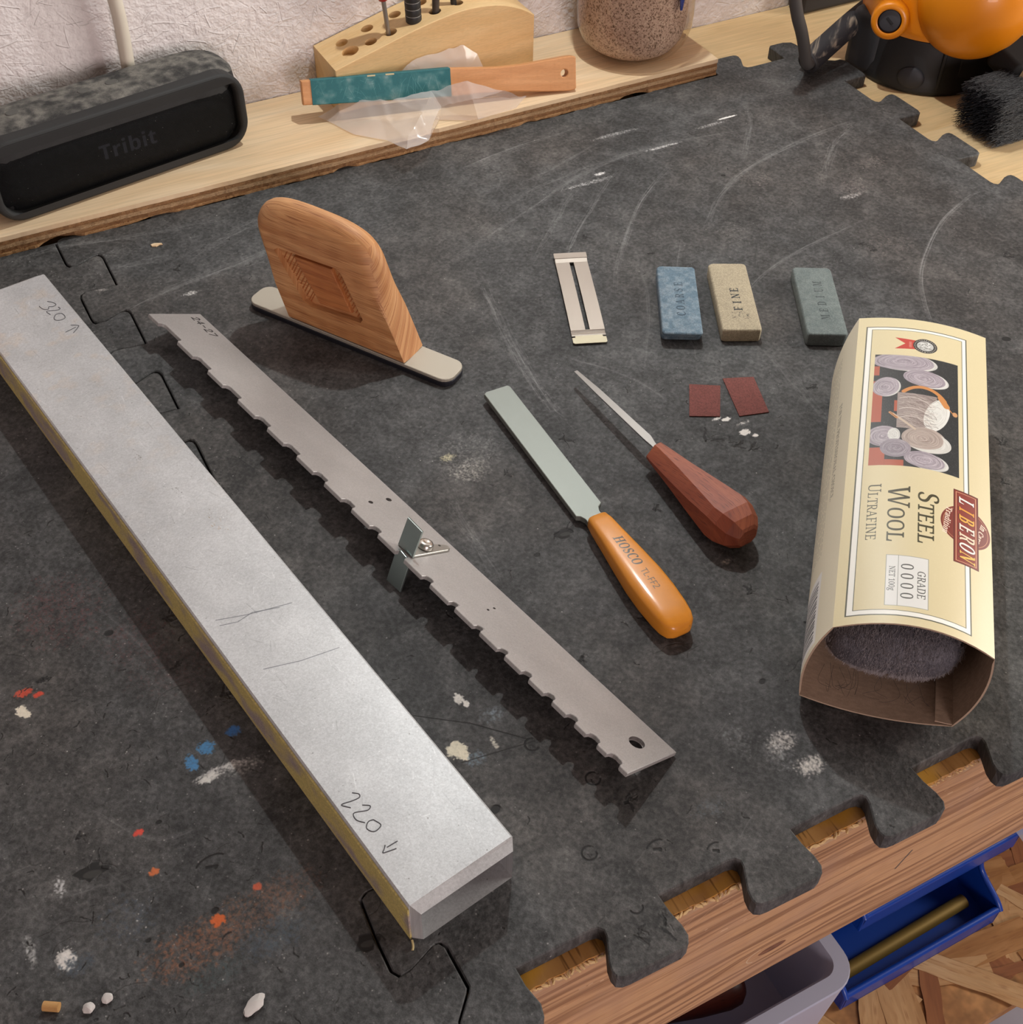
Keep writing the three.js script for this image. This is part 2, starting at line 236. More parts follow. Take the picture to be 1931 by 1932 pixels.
function matTex(x0, x1, z0, z1, w, h, relief) {
  const kx = w / (x1 - x0), kz = h / (z1 - z0), R = (s) => { seed = s; };
  return canvasTex(w, h, (px, py) => {
    const x = x0 + px / kx, z = z0 + py / kz;
    const g = hsh(Math.floor(px), Math.floor(py), 5), f = fbm(x / 1.6, z / 1.6, 2, 80), m = fbm(x / 9 + 40, z / 9 + 40, 3, 81), c0 = fbm(x / 46 + 9, z / 46 + 9, 4, 82);
    if (relief) return 0.62 + (f - 0.5) * 0.34 + (m - 0.5) * 0.16 + (g - 0.5) * 0.1;
    const d = fbm(x / 16 + z / 40, z / 22 - x / 50, 4, 83);
    let v = 62 + (c0 - 0.5) * 30 + (m - 0.5) * 30 + (f - 0.5) * 46 + (g - 0.5) * 22 + cl((d - 0.5) * 3) * 14;
    const warm = cl((fbm(x / 60 + 3, z / 60 + 7, 3, 84) - 0.42) * 3);
    return [v * (1 + 0.035 * warm), v * (1 - 0.005 * warm), v * (1 - 0.035 * warm)];
  }, (g) => {
    const X = (x) => (x - x0) * kx, Z = (z) => (z - z0) * kz; R(777);
    if (!relief) {
      for (const [pts, wd, al, tone] of scuffs) {
        const cv = new THREE.CatmullRomCurve3(pts.map((p) => V(p[0], 0, p[1]))), n = Math.ceil(wd * 5 + 4), L = cv.getLength();
        for (let k = 0; k < n; k++) {
          const off = (rnd() + rnd() + rnd() - 1.5) * wd * 0.75, t0 = rnd() * 0.35, t1 = 1 - rnd() * 0.35; g.lineWidth = rr(0.7, 1.8); g.strokeStyle = `rgba(${tone},${tone},${tone},${al * rr(0.25, 0.75)})`; g.beginPath();
          const N = Math.max(8, Math.ceil(L / 5)); for (let i = 0; i <= N; i++) { const t = t0 + (t1 - t0) * i / N, p = cv.getPoint(t), tn = cv.getTangent(t); const q = off + (fbm(t * 9, k, 2, 90) - 0.5) * wd * 0.7; const xx = X(p.x - tn.z * q), zz = Z(p.z + tn.x * q); i ? g.lineTo(xx, zz) : g.moveTo(xx, zz); } g.stroke();
        }
      }
      for (let k = 0; k < 1900; k++) { const x = rr(x0, x1), z = rr(z0, z1), a = rr(0, 6.3), L = rr(2, 16), tn = rnd() < 0.62 ? 175 : 30; g.lineWidth = rr(0.5, 1.3); g.strokeStyle = `rgba(${tn},${tn},${tn - 4},${rr(0.05, 0.2)})`; g.beginPath(); g.moveTo(X(x), Z(z)); g.quadraticCurveTo(X(x + L * Math.cos(a) * 0.5 + rr(-1, 1)), Z(z + L * Math.sin(a) * 0.5 + rr(-1, 1)), X(x + L * Math.cos(a)), Z(z + L * Math.sin(a))); g.stroke(); }
      for (const [x, z, rx, rz, c, al, n] of blobs) {
        if (al > 0.55) { g.fillStyle = `rgba(${c},${al})`; g.beginPath(); for (let i = 0; i < 18; i++) { const a = i / 18 * 6.283, q = 0.6 + 0.55 * rnd(); const xx = X(x + rx * q * Math.cos(a)), zz = Z(z + rz * q * Math.sin(a)); i ? g.lineTo(xx, zz) : g.moveTo(xx, zz); } g.fill(); }
        for (let i = 0; i < n * 4; i++) { const a = rr(0, 6.283), q = Math.sqrt(rnd()) * (0.5 + 0.5 * rnd()) * 1.15; g.fillStyle = `rgba(${c},${cl(al * rr(0.3, 1.3))})`; g.beginPath(); g.ellipse(X(x + rx * q * Math.cos(a)), Z(z + rz * q * Math.sin(a)), rr(0.7, 3) * kx / 3.1, rr(0.6, 2) * kx / 3.1, rr(0, 3), 0, 6.3); g.fill(); }
      }
      for (let k = 0; k < 3600; k++) { const x = rr(x0, x1), z = rr(z0, z1), b = rnd() < 0.7; g.fillStyle = b ? `rgba(225,222,215,${rr(0.25, 0.8)})` : `rgba(16,15,15,${rr(0.3, 0.7)})`; g.beginPath(); const q = rr(0.12, b ? 0.36 : 0.5) * kx; g.ellipse(X(x), Z(z), q, q * rr(0.5, 1), rr(0, 3), 0, 6.3); g.fill(); }
    }
    const dk = relief ? 'rgba(0,0,0,.85)' : 'rgba(14,13,12,.9)', lt = relief ? 'rgba(255,255,255,.5)' : 'rgba(120,118,114,.4)';
    const jag = (x, z, L, a, wd) => { g.lineJoin = 'round'; const pts = [[x, z]]; const n = 5; for (let i = 1; i <= n; i++) { a += rr(-0.7, 0.7); const q = pts[i - 1]; pts.push([q[0] + L / n * Math.cos(a), q[1] + L / n * Math.sin(a)]); } for (const [st, o, w2] of [[lt, 0.25, wd * 0.8], [dk, 0, wd]]) { g.strokeStyle = st; for (let i = 0; i < n; i++) { g.lineWidth = w2 * kx * (0.4 + 0.8 * rnd()); g.beginPath(); g.moveTo(X(pts[i][0] + o), Z(pts[i][1] + o)); g.lineTo(X(pts[i + 1][0] + o), Z(pts[i + 1][1] + o)); g.stroke(); } } };
    for (const [x, z, s0, k] of gouges) { const s = s0 * (k === 'gash' ? 1.35 : 1.1);
      g.fillStyle = dk; g.strokeStyle = dk;
      if (k === 'pit') { g.beginPath(); g.ellipse(X(x), Z(z), s * 0.7 * kx, s * 0.5 * kx, rr(-0.5, 0.5), 0, 6.3); g.fill(); }
      else if (k === 'hole') { g.beginPath(); for (let i = 0; i < 14; i++) { const a = i / 14 * 6.283, q = rr(0.5, 1); const xx = X(x + s * q * Math.cos(a)), zz = Z(z + s * 0.62 * q * Math.sin(a)); i ? g.lineTo(xx, zz) : g.moveTo(xx, zz); } g.fill(); jag(x + s * 0.4, z - s * 0.2, s, -0.4, 0.7); if (!relief) { g.fillStyle = 'rgba(62,60,58,.75)'; g.beginPath(); g.ellipse(X(x + 0.5), Z(z + s * 0.12), s * 0.45 * kx, s * 0.2 * kx, 0.2, 0, 6.3); g.fill(); } }
      else if (k === 'gash') { jag(x - s * 0.6, z, s * 1.4, rr(-0.6, 0.6), 1.7); jag(x - s * 0.3, z + 0.4, s * 0.9, rr(-0.6, 0.6), 1.5); jag(x, z - s * 0.2, s * 0.8, rr(-2, 2), 0.9); jag(x + rr(-1, 1), z + rr(-1, 1), s * 0.5, rr(-2, 2), 0.5); }
      else if (k === 'cut') { g.lineWidth = 0.7 * kx; g.beginPath(); g.ellipse(X(x), Z(z), s * kx, s * 0.5 * kx, -0.1, 3.5, 6.0); g.stroke(); g.lineWidth = 1.2 * kx; g.beginPath(); g.moveTo(X(x - s * 0.4), Z(z + 1)); g.lineTo(X(x + s * 0.3), Z(z + 2.2)); g.lineTo(X(x + s * 0.1), Z(z + 3.2)); g.stroke(); }
      else if (k === 'ring') { g.lineWidth = 0.75 * kx; g.beginPath(); g.arc(X(x), Z(z), s * kx, rr(0, 1), rr(5.2, 6)); g.stroke(); jag(x - 1, z, 2.6, 0.9, 0.5); }
      else { g.lineWidth = 0.8 * kx; g.beginPath(); g.arc(X(x), Z(z), s * kx, 0.1, 3.1); g.stroke(); }
    }
    R(4242);
    for (let k = 0; k < 520; k++) jag(rr(x0, x1), rr(z0, z1), rr(1, 6), rr(0, 6.3), rr(0.2, 0.75));
    for (let k = 0; k < 40; k++) jag(rr(x0, x1), rr(z0, z1), rr(8, 26), rr(-0.7, 0.7), rr(0.14, 0.24));
    for (const [a, b, c, d] of [[33, -128, 55, -112], [55, -112, 75, -92], [77, -90, 42, -95]]) { g.strokeStyle = dk; g.lineWidth = 0.35 * kx; g.beginPath(); g.moveTo(X(a), Z(b)); g.lineTo(X(c), Z(d)); g.stroke(); }
  }, !relief);
}
const matUV = (x0, x1, z0, z1) => (x, y, z) => [(x - x0) / (x1 - x0), 1 - (z + y * 0.5 - z0) / (z1 - z0)];
const matR = std({ map: matTex(MX0, MX1, MZ0, MZ1, 2048, 2002, false), bumpMap: matTex(MX0, MX1, MZ0, MZ1, 2048, 2002, true), bumpScale: 0.0006, roughness: 0.72 });
const matL = std({ map: matTex(LX0, LX1, LZ0, LZ1, 554, 2048, false), bumpMap: matTex(LX0, LX1, LZ0, LZ1, 554, 2048, true), bumpScale: 0.0006, roughness: 0.72 });

/* ---------- the room ---------- */
const YF = -870, YC = 1420, ZW = -684, YB = -10.5, YS = -600;
T.plasterBump = canvasTex(1400, 1400, (x, y) => 0.45 + (fbm(x / 16, y / 16, 3, 201) - 0.5) * 0.5 + (fbm(x / 5, y / 5, 2, 205) - 0.5) * 0.22, (g, w, h) => {
  seed = 99; for (let k = 0; k < 1500; k++) { const x = rr(0, w), y = rr(0, h), a = rr(0, 1) < 0.5 ? rr(-0.5, 0.5) : rr(0, 6.3), L = rr(8, 60); g.strokeStyle = rnd() < 0.6 ? `rgba(255,255,255,${rr(0.15, 0.55)})` : `rgba(0,0,0,${rr(0.1, 0.4)})`; g.lineWidth = rr(1.5, 5); g.lineCap = 'round'; g.beginPath(); g.moveTo(x, y); g.quadraticCurveTo(x + L * 0.5 * Math.cos(a) + rr(-4, 4), y + L * 0.5 * Math.sin(a) + rr(-4, 4), x + L * Math.cos(a), y + L * Math.sin(a)); g.stroke(); }
}, false);
T.plaster = canvasTex(2048, 512, (x, y) => { const t = fbm(x / 150, y / 150, 4, 210), f = fbm(x / 7, y / 7, 2, 211) - 0.5; const v = 226 + (t - 0.5) * 20 + f * 16; return [v, v - 6, v - 8]; }, (g) => {
  // blue paint smudge on the wall behind the jar
  const X = (x) => (x + 150) / 1000 * 2048, Y = (y) => 512 - (y + 60) / 250 * 512;
  seed = 5; for (let k = 0; k < 700; k++) { const t = rnd(); const x = 517 + t * 18 + rr(-4, 5), y = 2 + t * 52 + rr(-8, 8); g.fillStyle = `rgba(92,116,146,${rr(0.06, 0.26)})`; g.beginPath(); g.ellipse(X(x), Y(y), rr(1, 4), rr(2, 5), 0, 0, 6.3); g.fill(); }
  for (let k = 0; k < 24; k++) { g.fillStyle = 'rgba(44,54,84,.5)'; g.beginPath(); g.ellipse(X(rr(521, 530)), Y(rr(0, 16)), rr(0.6, 2), rr(1, 3), 0, 0, 6.3); g.fill(); }
});
T.plasterBump.repeat.set(1000 / 360, 250 / 360);
const wallMat = std({ map: T.plaster, bumpMap: T.plasterBump, bumpScale: 0.0016, roughness: 0.85 });
const wallUV = (g) => mapUV(g, (x, y, z) => [(x + 150) / 1000, (y + 60) / 250]);
const boxG = (w, h, d, x, y, z) => { const g = new THREE.BoxGeometry(w, h, d); g.translate(x, y, z); return g; };
struct(mesh('wall_back', wallUV(boxG(4200, YC - YF + 200, 80, 300, (YC + YF) / 2, ZW - 40)), wallMat));
const plain = std({ color: 0x857b76, roughness: 0.9 }), warmWall = std({ color: 0x8a6e58, roughness: 0.9 });
struct(mesh('wall_left', boxG(80, YC - YF + 200, 3400, -1640, (YC + YF) / 2, 900), plain));
struct(mesh('wall_right', boxG(80, YC - YF + 200, 3400, 1760, (YC + YF) / 2, 900), plain));
struct(mesh('wall_front', boxG(4200, YC - YF + 200, 80, 300, (YC + YF) / 2, 2440), warmWall));
struct(mesh('ceiling', boxG(4200, 80, 3400, 300, YC + 40, 900), plain));
T.conc = tex(256, 256, (u, v) => { const t = fbm(u * 8, v * 8, 4, 220, 8, 8); const k = 150 + t * 50; return [k, k - 4, k + 6]; });
struct(mesh('floor', boxUV(boxG(4200, 60, 3400, 300, YF - 30, 900), 600), std({ map: T.conc, roughness: 0.8 })));

/* ---------- bench, shelves ---------- */
const bench = thing('workbench', 'wooden workbench with pale plywood top and a thick brown pine front rail', 'workbench', [0, YB, 0]);
mesh('bench_top', boxUV(boxG(1800, 24, 653, 200, -12, -357), 300, 150), std({ map: T.plyTop, roughness: 0.65, bumpMap: T.plyTop, bumpScale: 0.0002 }), bench);
{ // varnished front lip with a splintered lower edge
  const P = []; seed = 8; for (let x = -700; x <= 1100; x += 3) P.push([x, 6.6 + rr(-0.5, 0.3)]); P.push([1100, -30], [-700, -30]);
  T.lip = tex(512, 128, (u, v) => { const t = fbm(u * 60, v * 5, 3, 231, 60, 5), s = fbm(u * 7, v * 3, 3, 232, 7, 3); let c = mixc(hex(0xc79656), hex(0xb07c3c), t); c = mixc(c, hex(0xcc9424), cl((s - 0.5) * 4) * 0.7); return mixc(c, hex(0x6a4418), cl((fbm(u * 140, v * 3, 2, 233, 140, 3) - 0.66) * 7) * 0.7); });
  mesh('front_lip', mapUV(slab(P, 3, 0), (x, y, z) => [x / 160, z / 40]), phy({ map: T.lip, roughness: 0.45, clearcoat: 0.25 }), bench, [0, 0, 0]);
  const Q = [], gs = []; for (let x = -30; x <= 320; x += 2.2) { const s = rr(0.7, 1.5) * (x < 190 ? 1.1 : 0.5); const g = new THREE.IcosahedronGeometry(s, 0); g.scale(1.6, 0.9, 0.6); g.rotateY(rr(0, 3)); g.translate(x, -1.5 - rr(0, 0.8), 6.8 + rr(0, 0.5)); gs.push(g); }
  const cg = mesh('splintered_edge', gs, std({ color: 0xe2c28c, roughness: 0.9 }), bench); cg.userData.kind = 'stuff';
}
{ const g = new RoundedBoxGeometry(1800, 129, 37, 3, 2.5); g.translate(200, -3.1 - 65.5, 7 - 18.5);
  mesh('front_rail', mapUV(g.toNonIndexed(), (x, y, z) => [(x + 10) / 420, 1 - (-8 - (y + YB) + (7 - z) * 0.5) / 145]), std({ map: T.rail, bumpMap: T.rail, bumpScale: 0.0005, roughness: 0.62 }), bench); }
for (const [x, z] of [[-664, -40], [-664, -640], [1046, -40], [1046, -640]]) mesh('leg', boxUV(boxG(70, 835, 70, x, -24 - 417.5, z), 300), std({ map: T.rail, roughness: 0.7 }), bench);

// rough plywood shelf board lying on the back of the mats: five plies with torn front edges
const board = thing('shelf_board', 'pale pine plywood shelf board with a chipped front edge along the wall', 'shelf', [0, 0, 0]);
{
  const plies = [[10.6, 3.2, 0.25, T.pine, 0xffffff], [7.8, 2.8, 0.8, T.ply, 0xe0cdb8], [4.9, 2.9, 0.5, T.ply, 0xffffff], [2.0, 2.9, 0.9, T.ply, 0xd0bca6], [0, 2.0, 0.9, T.ply, 0xf2e2cc]];
  plies.forEach(([y, t, j, tx, col], k) => {
    seed = 60 + k; const P = []; let off = 0;
    for (let x = 512; x >= -420; x -= 2.1) {
      off = off * 0.75 + rr(-j, j) * 0.5; let z = -585.4 - (k === 1 || k === 3 ? 0.7 : 0) + off;
      const bite = (a, b, d) => { if (x > a && x < b) z -= d * Math.sin((x - a) / (b - a) * Math.PI); };
      if (k === 4) { bite(-36, -6, 7); bite(176, 196, 3.5); bite(30, 60, 3); bite(420, 447, 4); bite(330, 344, 2); }
      if (k === 3) { bite(-32, -12, 3); bite(430, 445, 2); }
      if (k === 0) { bite(248, 262, 1.6); }
      P.push([x, z]);
    }
    P.push([-420, -683], [512, -683]);
    const m = std({ map: tx, color: col, roughness: 0.75, bumpMap: tx, bumpScale: k ? 0.0008 : 0.0001 });
    mesh('ply', mapUV(slab(P, t, 0), (x, y, z) => k === 0 ? [(x + 60) / 300, (z + 690) / 130] : [x / 70, y / 9 + z / 60 + k * 0.31]), m, board, [0, y + t, 0]);
  });
}
const YT = 13.8;
// lower shelf of oriented strand board
const osb = thing('lower_shelf', 'strand board lower shelf under the bench with a sawn front edge', 'shelf', [0, YS, 0]);
T.osb = tex(512, 512, (u, v) => { const t = fbm(u * 9, v * 9, 3, 241, 9, 9), f = fbm(u * 60, v * 60, 2, 242, 60, 60); const c = mixc(hex(0xb98a58), hex(0x8a5c34), t); const k = 0.85 + f * 0.3; return [c[0] * k, c[1] * k, c[2] * k]; });
mesh('panel', boxUV(boxG(1620, 18, 650, 192, -10.5, -319), 300), std({ map: T.osb, roughness: 0.8 }), osb);
T.strand = [[0xc39a6a, 0xa87b4c], [0xb48452, 0x94622f], [0xcaa67a, 0xb58a5a], [0x9a6238, 0x7c4826]].map(([a, b], i) => wood(128, 64, { a, b, s: 250 + i, bands: 5, con: 1.4, pore: 0.5, p: 0x6e4424, fl: 8, fw: 30 }));
const strandM = T.strand.map((t) => std({ map: t, roughness: 0.75 }));
seed = 321;
{
  const put = (x, z, L, w, a, k, y, th = 0.9) => { const n = 6, P = []; for (let i = 0; i <= n; i++) P.push([-L / 2 + L * i / n, -w / 2 + rr(-1, 1.5)]); for (let i = n; i >= 0; i--) P.push([-L / 2 + L * i / n + (i === 0 ? rr(-4, 4) : 0), w / 2 + rr(-1.5, 1)]); const g = mapUV(slab(P, th), (x2, y2, z2) => [x2 / 120 + k * 0.13, z2 / 40]); mesh('strand', g, strandM[k % 4], osb, [x, y, z], [rr(-0.008, 0.008), a, rr(-0.008, 0.008)]); };
  put(505, -30, 112, 22, -0.86, 2, 1.6); put(430, -30, 90, 34, 1.2, 0, 0.8); put(468, -40, 70, 16, 1.0, 3, 0.9);
  for (let i = 0; i < 150; i++) { const L = rr(50, 115), a = rr(-1.5, 1.5); put(rr(330, 760), rr(-300, 6) - Math.abs(Math.cos(a)) * 4 - Math.abs(Math.sin(a)) * L * 0.5 + 0, L, rr(10, 30), a, Math.floor(rr(0, 4)), rr(-0.9, 0.9)); }
}

/* ---------- foam mats ---------- */
const TAB = [[0, 0], [34.5, 0], [37.6, 0.7], [39.2, 2.6], [38.9, 5.2], [36.6, 10], [34.2, 15], [33.4, 19], [34, 21.8], [36.4, 23.2], [40, 23.6], [64, 24], [67.2, 22.9], [69, 20], [69.1, 15], [67.8, 8], [67.5, 1]];
const seamPts = () => {  // left side of the right mat, from the back to the front
  const P = [];
  const push = (S0) => { for (let i = TAB.length - 1; i >= 0; i--) P.push([-TAB[i][1] * 1.01, S0 - TAB[i][0]]); };
  for (let k = 0; k <= 6; k++) push(-520.2 + 67.5 * k);
  P.push([0, -57], [-20, -57], [-23.4, -55], [-24.3, -37], [-24.2, -21.5], [-22, -18], [-17, -18.4], [-4.4, -23.8], [-2, -23.3], [-0.4, -20.8], [0.2, -1.7], [-0.8, -0.1], [-9.5, 9.5], [-13, 18]);
  return P;
};
{
  const P = [[-12, 23], [-9, 24], [17, 24], [21, 22], [22.2, 17], [20.2, 8]];
  for (let k = 0; k < 8; k++) for (const [a, o] of TAB) P.push([20 + 67.5 * k + a, o]);
  P.push([560, 0], [601.5, 0]);
  const RT = []; for (let k = -0; k < 8; k++) for (const [a, o] of TAB) RT.push([601.5 + o * 0.93, -530.6 + 67.5 * k + a]);
  RT.filter((p) => p[1] < -2).reverse().forEach((p) => P.push(p));
  P.push([623, -531], [624, -534], [624.3, -559], [621, -563], [616, -563.2], [603.5, -571.5], [601.6, -575], [602, -583], [604.5, -600], [603, -606], [596, -609], [583, -609], [581, -607]);
  for (let k = 0; k < 8; k++) for (const [a, o] of TAB) P.push([581 - 67.5 * k - a, -585 - o]);
  P.push([20, -585]);
  for (const p of seamPts()) P.push(p);
  const m = mesh('foam_mat', mapUV(slab(P, 10.3, 0.6), matUV(MX0, MX1, MZ0, MZ1)), matR);
  tag(m, 'grey interlocking foam mat with toothed edges carrying the files and the steel wool box', 'mat');
  const Q = seamPts().map(([x, z]) => { const a = ((-520.2 - z) % 67.5 + 67.5) % 67.5; return [x - 1.2, z + (z < -120 && a > 33.8 && a < 41 ? 1.0 : 0)]; }); const gapFix = Q.filter((p) => p[1] > -586 && p[1] < 10);
  const L = [[-660, -585], ...[[-1.1, -585]], ...gapFix, [-9.5, 8], [-16, 24], [-46, 24], [-50, 0], [-660, 0]];
  const m2 = mesh('foam_mat', mapUV(slab(L, 10.3, 0.6), matUV(LX0, LX1, LZ0, LZ1)), matL);
  tag(m2, 'grey foam mat on the left with red and orange paint smears, under the aluminium beam', 'mat');
}

/* ---------- levelling beam ---------- */
{
  // near right top corner (38.3, -34.9), near left (-10.5, -23.7); runs away to the left
  const ax = V(-0.1677, 0, -0.9858).normalize(), wv = V(ax.z, 0, -ax.x), W = 51, H = 28, Lb = 488;
  const beam = thing('levelling_beam', 'long bare aluminium box beam with abrasive strip, pencilled 320 and 220', 'levelling beam');
  beam.matrixAutoUpdate = true; beam.position.set(39 * S, 0, -34.4 * S);
  beam.quaternion.setFromRotationMatrix(new THREE.Matrix4().makeBasis(ax, V(0, 1, 0), V(0, 0, 0).crossVectors(ax, V(0, 1, 0))));
  const zs = Math.sign(V(0, 0, 0).crossVectors(ax, V(0, 1, 0)).dot(wv));   // which local z points to the left side
  const prof = [[0.6, 0], [W - 0.6, 0], [W, 0.6], [W, H - 0.8], [W - 0.8, H], [0.8, H], [0, H - 0.8], [0, 0.6]].map(([a, y]) => [a * zs, y]);
  const c = 3, sh = shape(prof); sh.holes.push(new THREE.Path([[c, c], [c, H - c], [W - c, H - c], [W - c, c]].map(([a, y]) => new THREE.Vector2(a * zs, y))));
  const g = new THREE.ExtrudeGeometry(sh, { depth: Lb, bevelEnabled: false }); g.rotateY(Math.PI / 2);   // along +x; shape x -> -z
  g.scale(1, 1, -1); { const p = g.attributes.position.array, n = g.attributes.normal.array, u = g.attributes.uv.array; const sw = (ar, z, i, j) => { for (let k = 0; k < z; k++) { const t = ar[i * z + k]; ar[i * z + k] = ar[j * z + k]; ar[j * z + k] = t; } }; for (let i = 0; i < p.length / 3; i += 3) { sw(p, 3, i + 1, i + 2); sw(n, 3, i + 1, i + 2); sw(u, 2, i + 1, i + 2); } }
  // snip the two near and far plan corners
  const pa = g.attributes.position; for (let i = 0; i < pa.count; i++) { const x = pa.getX(i), z = Math.abs(pa.getZ(i)); if (x < 1 && (z < 1 || z > W - 1)) pa.setX(i, 4.5); if (x > Lb - 1 && (z < 1 || z > W - 1)) pa.setX(i, Lb - 5); }
  g.computeVertexNormals();
  const wr = (x, y, z) => [x / 488, zs * z / 51.5];
  T.alu = canvasTex(2048, 188, (x, y) => { const a = fbm(x / 90, y / 60, 4, 301), f = hsh(x, y, 302), m = fbm(x / 3, y / 3, 2, 303), b = fbm(x / 26, y / 26, 3, 304); let v = 190 + (a - 0.5) * 26 + (f - 0.5) * 16 + (m - 0.5) * 22; const w = cl((b - 0.55) * 4) * cl((x - 900) / 900); return [v + 5 * w, v + 1 - 2 * w, v + 2 - 9 * w]; }, (g2) => {
    seed = 11; const X = (x) => x / 488 * 2048, Y = (z) => 188 - z / 51.5 * 188;   // z from the right-hand edge
    for (let k = 0; k < 260; k++) { const x = rr(0, 488), z = rr(0, 50), L = rr(1, 9), a = rr(0, 3.14); g2.strokeStyle = rnd() < 0.5 ? `rgba(255,255,255,${rr(0.15, 0.5)})` : `rgba(90,90,90,${rr(0.1, 0.35)})`; g2.lineWidth = rr(0.5, 1.1); g2.beginPath(); g2.moveTo(X(x), Y(z)); g2.lineTo(X(x + L * Math.cos(a)), Y(z + L * 0.6 * Math.sin(a))); g2.stroke(); }
    for (let k = 0; k < 260; k++) { g2.fillStyle = rnd() < 0.6 ? `rgba(70,66,60,${rr(0.2, 0.7)})` : 'rgba(255,255,255,.7)'; g2.beginPath(); g2.arc(X(rr(0, 488)), Y(rr(0, 50)), rr(0.4, 1.1), 0, 6.3); g2.fill(); }
    for (const [x, z, n, col] of [[300, 25, 24, '70,64,54'], [262, 20, 14, '60,56,50'], [232, 16, 12, '150,110,70'], [228, 13, 10, '150,110,70'], [240, 14, 10, '120,110,96']]) for (let k = 0; k < n; k++) { g2.fillStyle = `rgba(${col},${rr(0.2, 0.6)})`; g2.beginPath(); g2.ellipse(X(x + rr(-5, 5)), Y(z + rr(-1.6, 1.6)), rr(0.5, 2.4), rr(0.4, 1), 0, 0, 6.3); g2.fill(); }
    g2.strokeStyle = 'rgba(70,72,78,.8)'; g2.lineWidth = 1.3; const ln = (pts) => { g2.beginPath(); pts.forEach(([x, z], i) => i ? g2.lineTo(X(x), Y(z)) : g2.moveTo(X(x), Y(z))); g2.stroke(); };
    ln([[176, 44], [170, 30], [164, 10]]); ln([[172, 44], [169, 36], [170, 28], [165, 16]]); ln([[138, 40], [132, 24], [128, 6]]);
  });
  const alu = std({ map: T.alu, metalness: 0.35, roughness: 0.42, bumpMap: tex(1024, 128, (u, v, x, y) => 0.5 + (hsh(x, y, 306) - 0.5) * 0.5 + (fbm(u * 200, v * 24, 2, 307, 200, 24) - 0.5) * 0.6, false), bumpScale: 0.00003 });
  mesh('box_section', mapUV(g, wr), alu, beam);
  // gold abrasive strip on the left side, its backing worn grey along the middle
  T.gold = tex(1024, 64, (u, v, x, y) => { const w = fbm(u * 26, v * 2 + u * 9, 3, 311, 26), f = hsh(x, y, 312); let c = mixc(hex(0xcfbe78), hex(0xa89a92), cl((w - 0.5) * 4 + 0.3) * (v > 0.15 && v < 0.85 ? 1 : 0.3)); const k = 0.88 + f * 0.2; return [c[0] * k, c[1] * k, c[2] * k]; });
  const sg = new THREE.BoxGeometry(Lb - 8, H - 2.6, 0.8); sg.translate(Lb / 2, H / 2 - 0.6, zs * (W + 0.42));
  mesh('abrasive_strip', mapUV(sg, (x, y) => [x / 488, y / 28]), std({ map: T.gold, roughness: 0.8, metalness: 0.1 }), beam).userData.label = 'gold abrasive strip worn grey along its middle';
  const cg = tube([[3, 2, zs * (W + 0.6)], [1, 0.9, zs * (W + 1.5)], [-0.2, 0.6, zs * (W + 2.6)]], 0.55, 8, 5); mesh('strip_tail', cg, std({ color: 0xb8a878, roughness: 0.8 }), beam);
  // pencilled numbers: thin strokes lying on the top
  const pen = std({ color: 0x4c4c50, roughness: 0.6, metalness: 0.1 });
  const stroke = (lists, name) => mesh(name, lists.map((l) => tube(l.map(([x, z]) => [x, H + 0.03, zs * z]), 0.24, l.length * 8, 5)), pen, beam);
  stroke([[[455.2, 9.7], [452, 7.4], [449.1, 6.8], [448.3, 9], [449.5, 11], [447.6, 12.2], [448.6, 14.2], [452, 15.4], [453.6, 15.4]], [[446, 6.6], [443.8, 6.4], [443.4, 8], [446, 13.9], [441.4, 13.4]], [[437.6, 12.9], [440, 10.5], [439, 7.6], [433.8, 7.6], [433.4, 11.1], [435.6, 13.2], [437.6, 12.9]], [[425.1, 7.8], [423.2, 5.2], [422, 4.2], [420, 6], [417.3, 9.6]], [[420.7, 13], [421.2, 9], [421.6, 6.2]]], 'pencil_mark');
  stroke([[[60.2, 41.6], [57.8, 39.6], [56.6, 40.2], [56.8, 43], [58, 48.2], [54.5, 45.8]], [[52.8, 41.3], [50.4, 38.9], [49.4, 40.4], [51.6, 46.3], [48.6, 47], [45.2, 44.8]], [[44.4, 41.3], [40.4, 40.2], [39.6, 44], [42.7, 45.6], [44.8, 43.4], [44.4, 41.3]], [[31.9, 43.7], [30.6, 45], [29.6, 46.3], [28.6, 43.6], [27.9, 40.9]], [[30.4, 38.7], [30.6, 43.6]]], 'pencil_mark');
}

